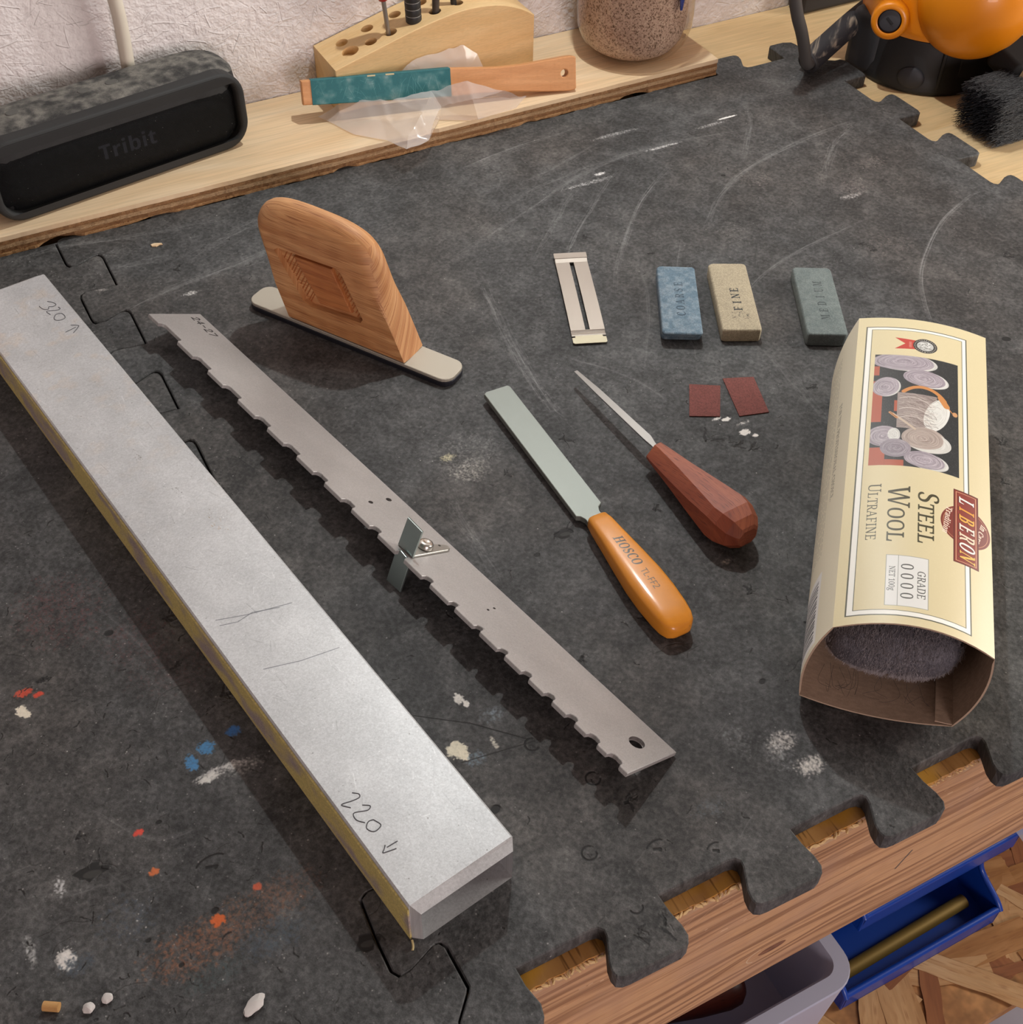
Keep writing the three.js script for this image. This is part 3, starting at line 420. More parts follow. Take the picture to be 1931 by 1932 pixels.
/* ---------- notched straightedge ---------- */
const brushed = (c, r, s) => std({ color: c, metalness: 0.9, roughness: r, bumpMap: tex(512, 64, (u, v, x, y) => 0.5 + (hsh(x >> 4, y, s) - 0.5) * 0.4 + (hsh(x, y, s + 1) - 0.5) * 0.4, false), bumpScale: 0.00006 });
{
  const B = V(37.8, 2.5, -463), u = V(0.2216, 0, 0.9751).normalize(), n = V(-u.z, 0, u.x), th = 26 * Math.PI / 180;
  const Wv = n.clone().multiplyScalar(Math.cos(th)).add(V(0, Math.sin(th), 0)), N = Wv.clone().cross(u);
  const se = thing('notched_straightedge', 'notched steel straightedge engraved 24-27, tilted up on its bracket', 'straightedge');
  se.position.set(B.x * S, B.y * S, B.z * S); se.quaternion.setFromRotationMatrix(new THREE.Matrix4().makeBasis(u, N, Wv));
  const teeth = [[0, 11.9], [34.1, 52.3], [68.8, 85.9], [101.8, 120.2], [132.4, 149.1], [161.6, 177.8], [188.1, 204.1], [213, 229.2], [236.2, 251.6], [258.4, 273.2], [279.6, 294.6], [299.2, 313.6], [318.2, 331.4], [336.6, 348.4], [353.8, 364.2], [370, 379.4], [385.3, 392.8], [399.9, 406.2], [414, 419.2]];
  const P = [[0, 0]]; const we = 36.4, wr = 32.6;
  teeth.forEach(([a, b], i) => { if (i === 0) P.push([a, we]); else P.push([a + 0.8, we]); if (i === teeth.length - 1) { P.push([b, we]); return; } P.push([b, we]); const nx = teeth[i + 1][0]; P.push([b + 0.5, we - 2.4], [b + 1.6, wr + 0.5], [b + 3.4, wr - 0.1], [b + 4.2, wr + 0.1], [nx - 1.6, wr + 0.1], [nx - 0.5, wr + 0.9], [nx - 0.1, we - 0.8]); });
  P.push([419.2, 0]);
  T.steel = canvasTex(2048, 180, (x, y) => { const f = hsh(x, y, 320), a = fbm(x / 120, y / 70, 4, 321), m = fbm(x / 3, y / 3, 2, 322); const v = 172 + (f - 0.5) * 14 + (a - 0.5) * 18 + (m - 0.5) * 12; return [v + 3, v - 1, v - 3]; }, (g) => {
    const X = (s) => s / 420 * 2048, Y = (w) => 180 - w / 36.9 * 180;
    g.save(); g.translate(X(4.6), Y(5.2)); g.rotate(0); g.scale(-1, 1); g.restore();
    seed = 3; for (let k = 0; k < 300; k++) { g.fillStyle = rnd() < 0.5 ? 'rgba(230,226,222,.55)' : 'rgba(70,66,64,.35)'; g.beginPath(); g.arc(rr(0, 2048), rr(0, 180), rr(0.4, 1), 0, 6.3); g.fill(); }
    // engraved 24-27: reads along +s, tops to the right edge (w -> 0)
    g.save(); g.translate(X(4.4), Y(12.6)); g.fillStyle = '#3a3634'; g.strokeStyle = '#3a3634'; g.font = 'bold 44px monospace'; g.textBaseline = 'alphabetic'; g.scale(1, 0.86); g.transform(1, 0, 0, 1, 0, 0); g.restore();
  });
  const steel = std({ map: T.steel, metalness: 0.45, roughness: 0.42 });
  const blade = mesh('blade', mapUV(slab(P, 2.4, 0.25, [circ(406.7, 15.3, 4.2), circ(210.4, 21.1, 1.6), circ(210.4, 8.4, 1.9), circ(306, 19.3, 0.95), circ(306, 14.9, 0.95)]), (x, y, z) => [x / 420, z / 36.9]), steel, se);
  // engraved digits as shallow dark strokes lying in the surface
  const ink = std({ color: 0x322e2c, roughness: 0.8 }); const glyph = { 2: [[[0, 3.4], [1, 4.6], [2.6, 4.6], [3.3, 3.5], [0, 0], [3.4, 0]]], 4: [[[2.5, 0], [2.5, 4.7], [0, 1.5], [3.5, 1.5]]], '-': [[[0.3, 2.2], [2.8, 2.2]]], 7: [[[0, 4.6], [3.4, 4.6], [1.3, 0]]] };
  const bars = []; let cx = 5; for (const ch of '24-27') { for (const l of glyph[ch]) for (let i = 1; i < l.length; i++) { const [a, b] = [l[i - 1], l[i]], L = Math.hypot(b[0] - a[0], b[1] - a[1]); const g = new THREE.BoxGeometry(L + 0.7, 0.06, 0.75); g.rotateY(Math.atan2(b[1] - a[1], b[0] - a[0])); g.translate(cx + (a[0] + b[0]) / 2, 0.02, 9.4 - (a[1] + b[1]) / 2); bars.push(g); } cx += 5.1; }
  mesh('engraved_number', bars, ink, blade);
  const br = new THREE.Group(); br.name = 'bracket'; se.add(br); br.userData.label = 'bent steel bracket with fin and foot';
  const bm = std({ color: 0xa9a6a0, metalness: 0.8, roughness: 0.36 }), dark = std({ color: 0x8d9794, metalness: 0.85, roughness: 0.3 });
  mesh('plate', slab([[247.6, 31], [259.4, 31.2], [259.6, 7], [258.8, 5], [257, 4.4], [255.2, 5.6]], 1.4, 0.25, [circ(255.2, 9.6, 1)]), bm, br, [0, 1.45, 0]);
  { const g = plate([[247.4, 0.2], [259.5, 0.2], [259.3, 16.2], [247.3, 16.8]], 1.3, 0.2); mesh('fin', g, dark, br, [0, 0.2, 31.1]); }
  { const g = plate([[249.6, 0.4], [253, 1.2], [257.5, 0.6], [261.2, -0.5], [262, -18.4], [250.6, -18.9]], 1.3, 0.3); mesh('foot', g, dark, br, [0, -0.6, 33.6]); }
  { const g = lathe([[0, 0], [4.1, 0], [4.2, 0.6], [4, 2.4], [3.4, 3.2], [2, 3.6], [1.6, 3.1], [0, 2.9]], 28); mesh('screw', g, std({ color: 0xd8d4cc, metalness: 0.95, roughness: 0.22 }), br, [254.4, 1.5, 19.2]); }
}

/* ---------- fret leveller: wooden grip on a steel plate with a file below ---------- */
{
  const u = V(-0.526, 0, -0.851).normalize(), n = V(0.851, 0, -0.526).normalize();   // u to the left along the base, n away from the camera
  const fl = thing('fret_leveller', 'oak grip with a routed pocket standing on a steel plate', 'hand tool', [130.95, 0, -356.29]);
  fl.quaternion.setFromRotationMatrix(new THREE.Matrix4().makeBasis(u.clone().negate(), V(0, 1, 0), n.clone().negate()));   // local x to the right, z to the camera
  // local: x = -s, z = -n ; the near face is at z = 0, the far face at z = -19.6
  const flat = (pad, r) => { const P = rrect(152 + pad, 20.6 + pad, r, -44.6, -10); return P; };
  mesh('file', slab(flat(0.2, 7), 3.4, 0.4), std({ color: 0x2c2c33, metalness: 0.6, roughness: 0.5 }), fl, [0, 3.4, 0]).userData.label = 'dark file under the plate';
  mesh('base_plate', slab(flat(0, 7), 2.4, 0.35), std({ color: 0xb9b2a4, metalness: 0.65, roughness: 0.5, bumpMap: tex(256, 64, (a, b, x, y) => hsh(x, y, 331), false), bumpScale: 0.00004 }), fl, [0, 5.9, 0]);
  const G = []; const arc = (cx, cy, r, a0, a1, k = 8) => { for (let i = 0; i <= k; i++) { const a = a0 + (a1 - a0) * i / k; G.push([cx + r * Math.cos(a), cy + r * Math.sin(a)]); } };
  // outline (x, y), anticlockwise from the lower right corner
  const go2 = [[-13.2, 48], [-16.4, 60], [-21, 71.5], [-29, 79.5], [-42, 84], [-60, 85.6], [-86, 85], [-97, 81.8], [-104, 75], [-107, 66], [-105.6, 57], [-100.4, 43]];
  G.push([0, 5.9], [-4.4, 20], [-9, 35]); { const c2 = new THREE.CatmullRomCurve3(go2.map((p) => V(p[0], p[1], 0))); for (let i = 0; i <= 44; i++) { const q = c2.getPoint(i / 44); G.push([q.x, q.y]); } } G.push([-95.4, 29], [-91, 17], [-86.9, 5.9]);
  // rounded over along the top, square at the foot: rings from the near face to the far face
  const nG = G.map((p, i) => { const a = G[(i + G.length - 1) % G.length], c = G[(i + 1) % G.length]; const t = [c[0] - a[0], c[1] - a[1]], l = Math.hypot(...t); return [t[1] / l, -t[0] / l]; });
  const rings = []; for (const [z, q] of [[0, 0], [0.5, 0.22], [1.4, 0.4], [3, 0.62], [5, 0.82], [7.5, 0.95], [10, 1], [12.5, 0.95], [15, 0.82], [17, 0.62], [18.6, 0.4], [19.5, 0.22], [20, 0]]) rings.push(G.map((p, i) => { const k = cl((p[1] - 22) / 44), r = 0.9 + 8.2 * k * k * (3 - 2 * k), d = r * (1 - q); return [p[0] - nG[i][0] * d, Math.max(5.9, p[1] - nG[i][1] * d), -z]; }));
  const g = loft(rings, { crease: 0.55 });
  const hole = [[-91, 54.6], [-88, 57], [-45.5, 58], [-41.6, 55.4], [-28.6, 27.4], [-30.6, 24.4], [-68, 21.6], [-73, 23.8]];
  const oakM = std({ map: T.oak, roughness: 0.55, bumpMap: T.oak, bumpScale: 0.0003 });
  const { Brush, Evaluator, SUBTRACTION } = await import('three-bvh-csg');
  const cutter = new Brush(plate(hole, 10, 0.01).translate(0, 0, 1.2));
  const ev = new Evaluator(); ev.attributes = ['position', 'normal', 'uv'];
  let body = ev.evaluate(new Brush(mapUV(g, (x, y) => [x / 90, y / 45])), new Brush(mapUV(cutter.geometry, (x, y) => [x / 90, y / 45])), SUBTRACTION);
  mesh('grip', boxUV(toCreasedNormals(body.geometry, 0.5), 90, 45), oakM, fl);
  // raised field inside the pocket, with router marks on both ends
  const field = mesh('pocket_field', boxUV(plate([[-77.5, 54], [-50, 54.8], [-37.6, 27.6], [-61.5, 25.4]], 3.2, 0.6).translate(0, 0, -2.9), 90, 45), std({ map: T.oak, roughness: 0.6, color: 0xeccfb4 }), fl);
  const marks = []; seed = 77; for (let i = 0; i < 13; i++) { const t = i / 12; for (const [xa, xb, w] of [[-84.5, -68, 9], [-45.5, -32.6, 7]]) { const q = new THREE.BoxGeometry(0.55, w, 0.4); q.rotateZ(-0.5); q.translate(xa + (xb - xa) * t + rr(-0.7, 0.7), 52.5 - 27 * t + rr(-0.6, 0.6), -3.7); marks.push(q); } }
  mesh('router_marks', marks, std({ map: T.oak, color: 0xe0b890, roughness: 0.7 }), fl).userData.kind = 'stuff';
}

/* ---------- small tools on the right mat ---------- */
{ // fret guard: a stepped, slotted spring-steel shim; local x along its length towards the camera
  const A = V(281.5, 0, -406), Z = V(251.8, 0, -330);   // far and near ends of the raised field
  const ux = Z.clone().sub(A).normalize(), uz = V(-ux.z, 0, ux.x);   // local z: to the left
  const fg = thing('fret_guard', 'thin slotted stainless fret guard with a bent tab at each end', 'fret guard', [277.5, 0, -413]);
  fg.quaternion.setFromRotationMatrix(new THREE.Matrix4().makeBasis(ux, V(0, 1, 0), uz));
  const m = brushed(0xb5aca2, 0.36, 340), L = 88.5, w = 21.5, t = 0.5;
  const arch = (x) => 2.4 + 0.6 * Math.sin(Math.PI * (x - 8) / 70);
  const strip = (x0, x1, z0, z1, y0, y1) => loft([0, 0.25, 0.5, 0.75, 1].map((k) => { const x = x0 + (x1 - x0) * k, y = y0 == null ? arch(x) : y0 + (y1 - y0) * k; return [[x, y, z0], [x, y, z1], [x, y - t, z1], [x, y - t, z0]]; }), { crease: 0.4 });
  mesh('shim', [strip(6, 79, -w / 2, -1.4), strip(6, 79, 1.5, w / 2), strip(3.2, 6.4, -w / 2, w / 2, 3.2, arch(6)), strip(78.6, 80.4, -w / 2, w / 2, arch(79), 1.2), strip(80.2, 82.6, -w / 2, w / 2, 1.3, 1.9), strip(82.4, 83.6, -w / 2, w / 2, 1.9, 1.5)], m, fg);
  mesh('tab', slab(rrect(6, w + 0.6, 0.6, 2.8, 0), t, 0.1), m, fg, [-2.8, 3.5, 0]);
  mesh('tab', [slab([[83.4, -w / 2 + 2], [83.4, w / 2 - 2], [85, w / 2 - 2], [85.2, w / 2], [90, w / 2], [91, w / 2 - 1], [91, -w / 2 + 1], [90, -w / 2], [85.2, -w / 2], [85, -w / 2 + 2]], t, 0.1)], brushed(0xc3bca4, 0.4, 343), fg, [0, 1.6, 0]);
}
// three abrasive rubbers
function eraser(pos, ang, o) {
  const t = thing('abrasive_rubber', o.label, 'abrasive rubber', pos, ang);
  const L = 70.5, W = 25, H = 9.6;
  seed = o.seed; const out = rrect(L, W, 2.6, 0, 0, 4).map(([x, z]) => [x + rr(-0.25, 0.25), z + rr(-0.25, 0.25)]);
  const rings = []; for (const [y, d] of [[0, 0.9], [0.8, 0.1], [2.5, 0], [H - 1.6, -0.1], [H - 0.7, 0.1], [H - 0.15, 0.5], [H, 1.1]]) rings.push(out.map(([x, z]) => [x * (1 - 2 * d / L) - (o.under && x > 30 ? o.under * cl((H - 1.2 - y) / 5) : 0), y, z * (1 - 2 * d / W)]));
  const g = mapUV(loft(rings, { crease: 0.7 }), (x, y, z) => [(x - (Math.abs(x) > L / 2 - 3 ? Math.sign(x) * (H - y) : 0)) / 72 + 0.5, 0.5 - (z - (Math.abs(z) > W / 2 - 2 ? Math.sign(z) * (H - y) * 0.7 : 0)) / 26]);
  const map = canvasTex(576, 208, (x, y) => { const a = fbm(x / 26, y / 26, 4, o.seed), f = hsh(x, y, o.seed + 1), m = fbm(x / 4, y / 4, 2, o.seed + 2); const c = mixc(hex(o.c[0]), hex(o.c[1]), cl((a - 0.5) * o.con + 0.5)); const k = 0.9 + (f - 0.5) * 0.1 + (m - 0.5) * 0.28 + 0.1; return [c[0] * k, c[1] * k, c[2] * k]; }, (c) => { c.save(); c.translate(o.tx, o.ty); c.rotate(Math.PI); c.fillStyle = o.ink; c.font = 'bold ' + (o.fs || 50) + 'px serif'; c.textAlign = 'center'; c.textBaseline = 'middle'; const n = o.text.length; for (let i = 0; i < n; i++) { c.save(); c.translate((i - (n - 1) / 2) * o.sp, rr(-1.5, 1.5)); c.scale(o.sx || 0.8, 1); c.fillText(o.text[i], 0, 0); c.restore(); } c.restore(); if (o.extra) o.extra(c); });
  mesh('block', g, std({ map, roughness: 0.8, bumpMap: map, bumpScale: 0.0005 }), t);
  return t;
}
{ const a = Math.atan2(-62, -34.5);
  const ang = (p, q) => -Math.atan2(q[1] - p[1], q[0] - p[0]);
  eraser([311.5, 0, -333], ang([330, -365], [295, -302]), { seed: 401, c: [0x5b7180, 0x7d8d98], con: 2.4, ink: 'rgba(34,48,60,.62)', text: 'COARSE', sp: 50, fs: 62, tx: 288, ty: 102, under: 5, label: 'blue abrasive rubber with faint engraved letters, left of the cream one' });
  eraser([345, 0, -320], ang([363, -352], [331.5, -288.5]), { seed: 411, c: [0xb3a68c, 0xa89c84], con: 1.2, ink: 'rgba(30,38,44,.9)', text: 'FINE', sp: 52, fs: 60, sx: 0.9, tx: 318, ty: 100, under: 0, label: 'cream abrasive rubber stamped FINE in dark letters', extra: (c) => { for (let k = 0; k < 60; k++) { c.fillStyle = 'rgba(60,60,56,.35)'; c.beginPath(); c.arc(420 + rr(0, 60), 90 + rr(-40, 50), rr(1, 4), 0, 6.3); c.fill(); } } });
  eraser([391, 0, -292], ang([409, -322], [375.5, -260]), { seed: 421, c: [0x66706f, 0x79827f], con: 1.4, ink: 'rgba(40,46,48,.62)', text: 'MEDIUM', sp: 56, fs: 62, sx: 0.7, tx: 290, ty: 96, under: 0, label: 'grey green abrasive rubber partly behind the steel wool box' });
}
{ // sandpaper scraps
  T.sand = tex(256, 256, (u, v, x, y) => { const f = hsh(x, y, 431), m = fbm(u * 60, v * 60, 2, 432, 60, 60); const k = 0.78 + f * 0.34 + (m - 0.5) * 0.3; return [122 * k, 70 * k, 64 * k]; });
  const m = std({ map: T.sand, bumpMap: T.sand, bumpScale: 0.0003, roughness: 0.9 }), edge = (P) => { seed = P[0][0]; return P; };
  tag(mesh('sandpaper_piece', mapUV(slab([[0, 0], [16, 9.6], [0.3, 32.4], [-15.6, 24]], 0.6, 0.05), (x, y, z) => [x / 40, z / 40]), m, scene, [278.2, 0.75, -268.6]), 'square red brown sandpaper scrap, the left one of two', 'sandpaper');
  tag(mesh('sandpaper_piece', mapUV(slab([[0, 0], [17.6, 7.2], [7.2, 37.6], [-10.4, 32.6]], 0.6, 0.05), (x, y, z) => [x / 40, z / 40]), m, scene, [299.2, 0.75, -264]), 'longer red brown sandpaper scrap, the right one of two', 'sandpaper');
}
{ // flat file with an amber handle
  const f = thing('fret_file', 'flat steel fret file with a glossy amber handle printed with black letters', 'file', [169.5, 0, -205], 0);
  f.rotation.y = 0; f.rotation.x = 0;
  const P = [[-8.3, -104.6], [-6.2, -105.8], [7.4, -105.6], [8.6, -104], [9, 1.5], [6.4, 3.4], [5.2, 6], [5, 16], [-4.6, 16], [-4.8, 8.6], [-6.2, 5.6], [-8.2, 4.4]];
  const m = std({ color: 0x7c807a, metalness: 0.45, roughness: 0.45, bumpMap: tex(128, 1024, (u, v, x, y) => 0.5 + (hsh(x, y, 441) - 0.5) * 0.5 + (((x + y) % 6) < 2 ? 0.2 : 0), false), bumpScale: 0.00005 });
  const bl = mesh('blade', mapUV(slab(P, 3.6, 0.3), (x, y, z) => [x / 18, z / 110]), m, f, [0, 5.4, 0]); bl.rotation.x = 0.012;
  // handle: lofted rounded sections along +z
  const sec = [[12.2, 4.6, 3.4, 7.2], [13.2, 5.6, 4.4, 7.2], [18, 6.4, 5.2, 7.3], [30, 7.4, 5.8, 7.3], [45, 8.9, 6.4, 7.2], [60, 10.2, 6.9, 7.1], [72, 10.4, 7, 7], [84, 9.8, 6.8, 7], [90, 9, 6.4, 7], [94, 7.6, 5.4, 7], [96, 5.4, 3.8, 7], [96.6, 2.6, 1.8, 7]];
  const rings = sec.map(([z, a, b, cy]) => { const R = []; for (let i = 0; i < 40; i++) { const t = i / 40 * Math.PI * 2, c = Math.cos(t), s = Math.sin(t), e = 0.5; R.push([-0.6 - 1.2 * (z / 97) * 0.3 + a * Math.sign(c) * Math.abs(c) ** e, cy + b * Math.sign(s) * Math.abs(s) ** 0.42, z]); } return R; });
  T.amber = canvasTex(256, 1024, (x, y) => { const f2 = hsh(x, y, 446), a = fbm(x / 60, y / 60, 3, 447); const k = 0.97 + (f2 - 0.5) * 0.05 + (a - 0.5) * 0.06; return [222 * k, 142 * k, 42 * k]; }, (g) => {
    // canvas y runs from the handle's start to its end; reads along it, tops to the right
    g.save(); g.translate(128, 385); g.rotate(Math.PI / 2); g.fillStyle = '#3f3524'; g.textAlign = 'center'; g.textBaseline = 'middle'; g.font = 'italic bold 84px serif'; g.scale(0.84, 1); g.transform(1, 0, 0.0, 1, 0, 0); g.fillText('HOSCO', 0, 0); g.restore();
    g.save(); g.translate(128, 640); g.rotate(Math.PI / 2); g.fillStyle = '#54452c'; g.textAlign = 'center'; g.textBaseline = 'middle'; g.font = '58px sans-serif'; g.fillText('TL-FF2', 0, 0); g.restore();
  });
  // print appears only on the upper side: the map is laid from above, the lower half reads a plain margin
  const hg = mapUV(loft(rings, { crease: 1.2 }), (x, y, z) => y > 8.5 ? [(x + 11.5) / 22, 1 - (z - 10) / 88] : [0.02, 0.97]);
  mesh('handle', hg, phy({ map: T.amber, roughness: 0.42, specularIntensity: 0.6, clearcoat: 0.45, clearcoatRoughness: 0.16 }), f).userData.label = 'amber handle with black print';
}
{ // three-square file in a carved wooden handle
  const t = thing('triangular_file', 'slim triangular file with a faceted reddish wood handle', 'file', [0, 0, 0]);
  const d0 = V(217.5, 9.2, -300.5), d1 = V(222.6, 12, -229), d2 = V(223.4, 12, -217);
  const ax = d1.clone().sub(d0).normalize(), sd = V(0, 0, 0).crossVectors(V(0, 1, 0), ax).normalize(), upv = V(0, 0, 0).crossVectors(ax, sd);
  const tri = (p, r) => [[-1, 0.62], [1, 0.62], [0.06, -1.1], [-0.06, -1.1]].map(([a, b]) => { const q = p.clone().addScaledVector(sd, a * r).addScaledVector(upv, b * r); return [q.x, q.y, q.z]; });
  mesh('blade', loft([tri(d0, 1.1), tri(d0.clone().lerp(d1, 0.3), 2), tri(d1, 2.5), tri(d1.clone().lerp(d2, 0.5), 1.5), tri(d2.clone().addScaledVector(ax, 4), 1.3)], { crease: 0.3 }), std({ color: 0x8e8a86, metalness: 0.7, roughness: 0.4 }), t);
  const hA = V(223.2, 9.8, -219.6), hB = V(229.3, 12.6, -141.5), hx = hB.clone().sub(hA).normalize(), hs = V(0, 0, 0).crossVectors(V(0, 1, 0), hx).normalize(), hu = V(0, 0, 0).crossVectors(hx, hs);
  const L = hA.distanceTo(hB);
  // octagonal rings: half width, half height, chamfer
  const oct = (k, a, b, c) => { const p = hA.clone().addScaledVector(hx, k * L); return [[a, b - c], [a - c * 0.9, b], [-a + c, b], [-a, b - c * 1.1], [-a, -b + c], [-a + c, -b], [a - c, -b], [a, -b + c]].map(([s, y]) => { const q = p.clone().addScaledVector(hs, s).addScaledVector(hu, y); return [q.x, Math.max(0.4, q.y), q.z]; }); };
  const rings = [oct(0, 7, 6.2, 5.2), oct(0.05, 7.6, 6.8, 5.6), oct(0.3, 9.6, 8.4, 5.8), oct(0.55, 11.6, 10, 5.2), oct(0.76, 12.8, 11.2, 4.2), oct(0.84, 12.6, 11.2, 4.8), oct(0.93, 10.6, 9.6, 5), oct(0.985, 7.4, 6.6, 3.6), oct(1, 5.6, 5, 2.6)];
  mesh('handle', loft(rings, { crease: 0.22 }).applyMatrix4(new THREE.Matrix4()), std({ map: (() => { const q = T.rose.clone(); q.repeat.set(1 / 80, 1 / 40); q.needsUpdate = true; return q; })(), roughness: 0.5, bumpMap: (() => { const q = T.rose.clone(); q.repeat.set(1 / 80, 1 / 40); q.needsUpdate = true; return q; })(), bumpScale: 0.00025 }), t);
}
/* ---------- steel wool box ---------- */
{
  const bx = thing('steel_wool_box', 'cream cardboard sleeve of ultrafine steel wool, open towards the front', 'box', [197.7, 0, -52.9]);
  const u = V(0.6624, 0, -0.749), n = V(0.749, 0, 0.6624);
  bx.quaternion.setFromRotationMatrix(new THREE.Matrix4().makeBasis(n, V(0, 1, 0), u.clone().negate()));   // x across, z towards the camera
  const L = 234, NL = 26, NS = 14;
  const corner = [[0, 5.2], [70.2, 5.2], [75.4, 53], [5.8, 53]];
  const ring = (l, off) => {   // l from the near end
    const f = l / L, bt = (11.5 - 6.5 * f), bb = 5 - 1.5 * f, bs = 4.5 - 2 * f, P = []; const bul = [bb, bs, bt, bs * 0.9];
    for (let k = 0; k < 4; k++) { const a = corner[k], b = corner[(k + 1) % 4], dx = b[0] - a[0], dy = b[1] - a[1], l2 = Math.hypot(dx, dy), nx = dy / l2, ny = -dx / l2; for (let i = 0; i < NS; i++) { const t = i / NS, q = 4 * t * (1 - t) * bul[k] - off * Math.min(1, 8 * Math.min(t, 1 - t) + 0.7); P.push([a[0] + dx * t + nx * q, a[1] + dy * t + ny * q, -(l + (f < 0.001 ? 4.4 * cl((a[1] + dy * t - 5) / 48) : 0) - (f > 0.999 ? 0 : 0))]); } } return P;
  };
  const outer = [], inner = []; for (let i = 0; i <= NL; i++) { outer.push(ring(L * i / NL, 0)); inner.push(ring(L * i / NL, 0.9)); }
  const go = loft(outer, { cap: false, crease: 0.5 }), gi = loft(inner, { cap: false, crease: 0.5 });
  const rim = []; for (const [o, i] of [[outer[0], inner[0]], [outer[NL], inner[NL]]]) rim.push(loft([o, i], { cap: false }));
  // faces are told apart by where they lie round the sleeve
  const P8 = 8.7;
  T.top = canvasTex(2040, 608, (x, y) => { const f = hsh(x, y, 501) - 0.5; return [226 + f * 8, 212 + f * 8, 170 + f * 8]; }, (g) => {
    const X = (x) => x / 234 * 2040, Y = (q) => 608 - q / 70 * 608; const ink = '#4a4a38';   // x from the far end, q from the left edge
    const rect = (x0, q0, x1, q1) => g.rect(X(x0), Y(q1), X(x1) - X(x0), Y(q0) - Y(q1));
    g.fillStyle = '#fbf9f0'; g.beginPath(); rect(9, 4.6, 224.5, 58); g.fill(); g.fillStyle = '#e2d4aa'; g.beginPath(); rect(11.4, 7.4, 221.6, 55.6); g.fill();
    for (let k = 0; k < 5000; k++) { g.fillStyle = `rgba(${rnd() < 0.5 ? '255,246,214' : '214,198,150'},.25)`; g.fillRect(X(rr(11.4, 221.6)), Y(rr(7.4, 55.6)), 2, 2); }
    g.strokeStyle = ink; g.lineWidth = 5; g.beginPath(); rect(9, 4.6, 224.5, 58); g.stroke(); g.lineWidth = 2.4; g.beginPath(); rect(11.4, 7.4, 221.6, 55.6); g.stroke();
    // award ribbon and medal
    g.fillStyle = '#c23a2a'; g.beginPath(); [[19, 19], [29, 19], [25, 19], [19.4, 19.2]].length; g.moveTo(X(18.4), Y(19.6)); g.lineTo(X(23.4), Y(25)); g.lineTo(X(28.6), Y(19.6)); g.lineTo(X(27.6), Y(33)); g.lineTo(X(20), Y(33)); g.closePath(); g.fill();
    g.strokeStyle = '#f2d8cc'; g.lineWidth = 2; g.beginPath(); for (let k = 0; k < 6; k++) { g.moveTo(X(21.6 + k * 0.9), Y(27)); g.lineTo(X(21.8 + k * 0.9), Y(28.4)); } g.stroke();
    g.fillStyle = '#2e2e2c'; g.beginPath(); g.arc(X(23.8), Y(35.6), 56, 0, 6.3); g.fill(); g.strokeStyle = '#cfcabc'; g.lineWidth = 4; g.setLineDash([5, 6]); g.beginPath(); g.arc(X(23.8), Y(35.6), 48, 0, 6.3); g.stroke(); g.setLineDash([]); g.fillStyle = '#c9c9c4'; g.beginPath(); g.arc(X(23.8), Y(35.6), 39, 0, 6.3); g.fill();
    seed = 21; for (let k = 0; k < 40; k++) { g.strokeStyle = rnd() < 0.5 ? '#85857e' : '#f2f2ee'; g.lineWidth = rr(2, 5); const a = rr(0, 6.3), q = rr(2, 30); g.beginPath(); g.arc(X(23.8) + q * Math.cos(a), Y(35.6) + q * Math.sin(a), rr(3, 12), a, a + 2); g.stroke(); }
    // printed photograph: skeins of wool on a dark ground
    g.save(); g.beginPath(); rect(34.5, 9.8, 125.4, 53.2); g.clip(); g.fillStyle = '#26292a'; g.fillRect(X(34), Y(54), X(126) - X(34), Y(9) - Y(54));
    for (let k = 0; k < 5200; k++) { g.fillStyle = `rgba(${rnd() < 0.5 ? '96,100,98' : '12,14,14'},.5)`; g.fillRect(X(rr(34, 126)), Y(rr(9, 54)), 3, 3); }
    g.fillStyle = '#b0573c'; for (const [x0, q0, x1, q1] of [[45, 9, 53, 12.5], [58, 9, 92, 14.5], [112, 9, 126, 17], [121, 17, 126, 26], [74, 20.5, 83, 24.5]]) { g.beginPath(); rect(x0, q0, x1, q1); g.fill(); }
    const skein = (x, q, rx, rq, a, cols) => { g.save(); g.translate(X(x), Y(q)); g.rotate(a); const kx = 2040 / 234, ky = 608 / 70; g.fillStyle = cols[0]; g.beginPath(); g.ellipse(0, 0, rx * kx, rq * ky, 0, 0, 6.3); g.fill(); g.clip(); for (let k = 0; k < 130; k++) { const s = rnd(); g.strokeStyle = rnd() < 0.55 ? cols[1] : cols[2]; g.globalAlpha = rr(0.15, 0.5); g.lineWidth = rr(1, 3); g.beginPath(); const w = rr(0, 6.3); g.ellipse(rr(-6, 6), rr(-4, 4), rx * kx * s, rq * ky * s, 0, w, w + rr(0.6, 3)); g.stroke(); } g.globalAlpha = 1; g.restore(); };
    const gr = ['#a59aa2', '#e2dade', '#6a6068'], wm = ['#ad9d94', '#dfd3c6', '#76665e'];
    const roll = (x, q, rx, rq, a, lip) => { skein(x + lip[0], q + lip[1], rx, rq, a, ['#d9d8d2', '#f2f1ec', '#b6b4ae']); skein(x, q, rx, rq, a, gr); };
    roll(40, 24.5, 7.6, 16, 0, [0.6, 1.8]); roll(53, 35.5, 7, 11, 0.1, [0.6, 1.8]); roll(62.5, 16, 8.2, 6.6, 0.25, [0.4, 0.8]);
    // the upright roll
    g.fillStyle = '#9d8f89'; g.beginPath(); rect(67, 22, 96, 42); g.fill(); skein(82, 42, 14, 6, 0.25, ['#e4e3dc', '#f4f3ee', '#c3c1b8']);
    for (let k = 0; k < 240; k++) { g.strokeStyle = rnd() < 0.5 ? 'rgba(222,210,200,.4)' : 'rgba(94,80,74,.4)'; g.lineWidth = rr(1, 3); const x = rr(67, 95), q = rr(22, 38); g.beginPath(); g.moveTo(X(x), Y(q)); g.quadraticCurveTo(X(x + rr(-2, 2)), Y(q + 3), X(x + rr(-1, 4)), Y(q + rr(3, 7))); g.stroke(); }
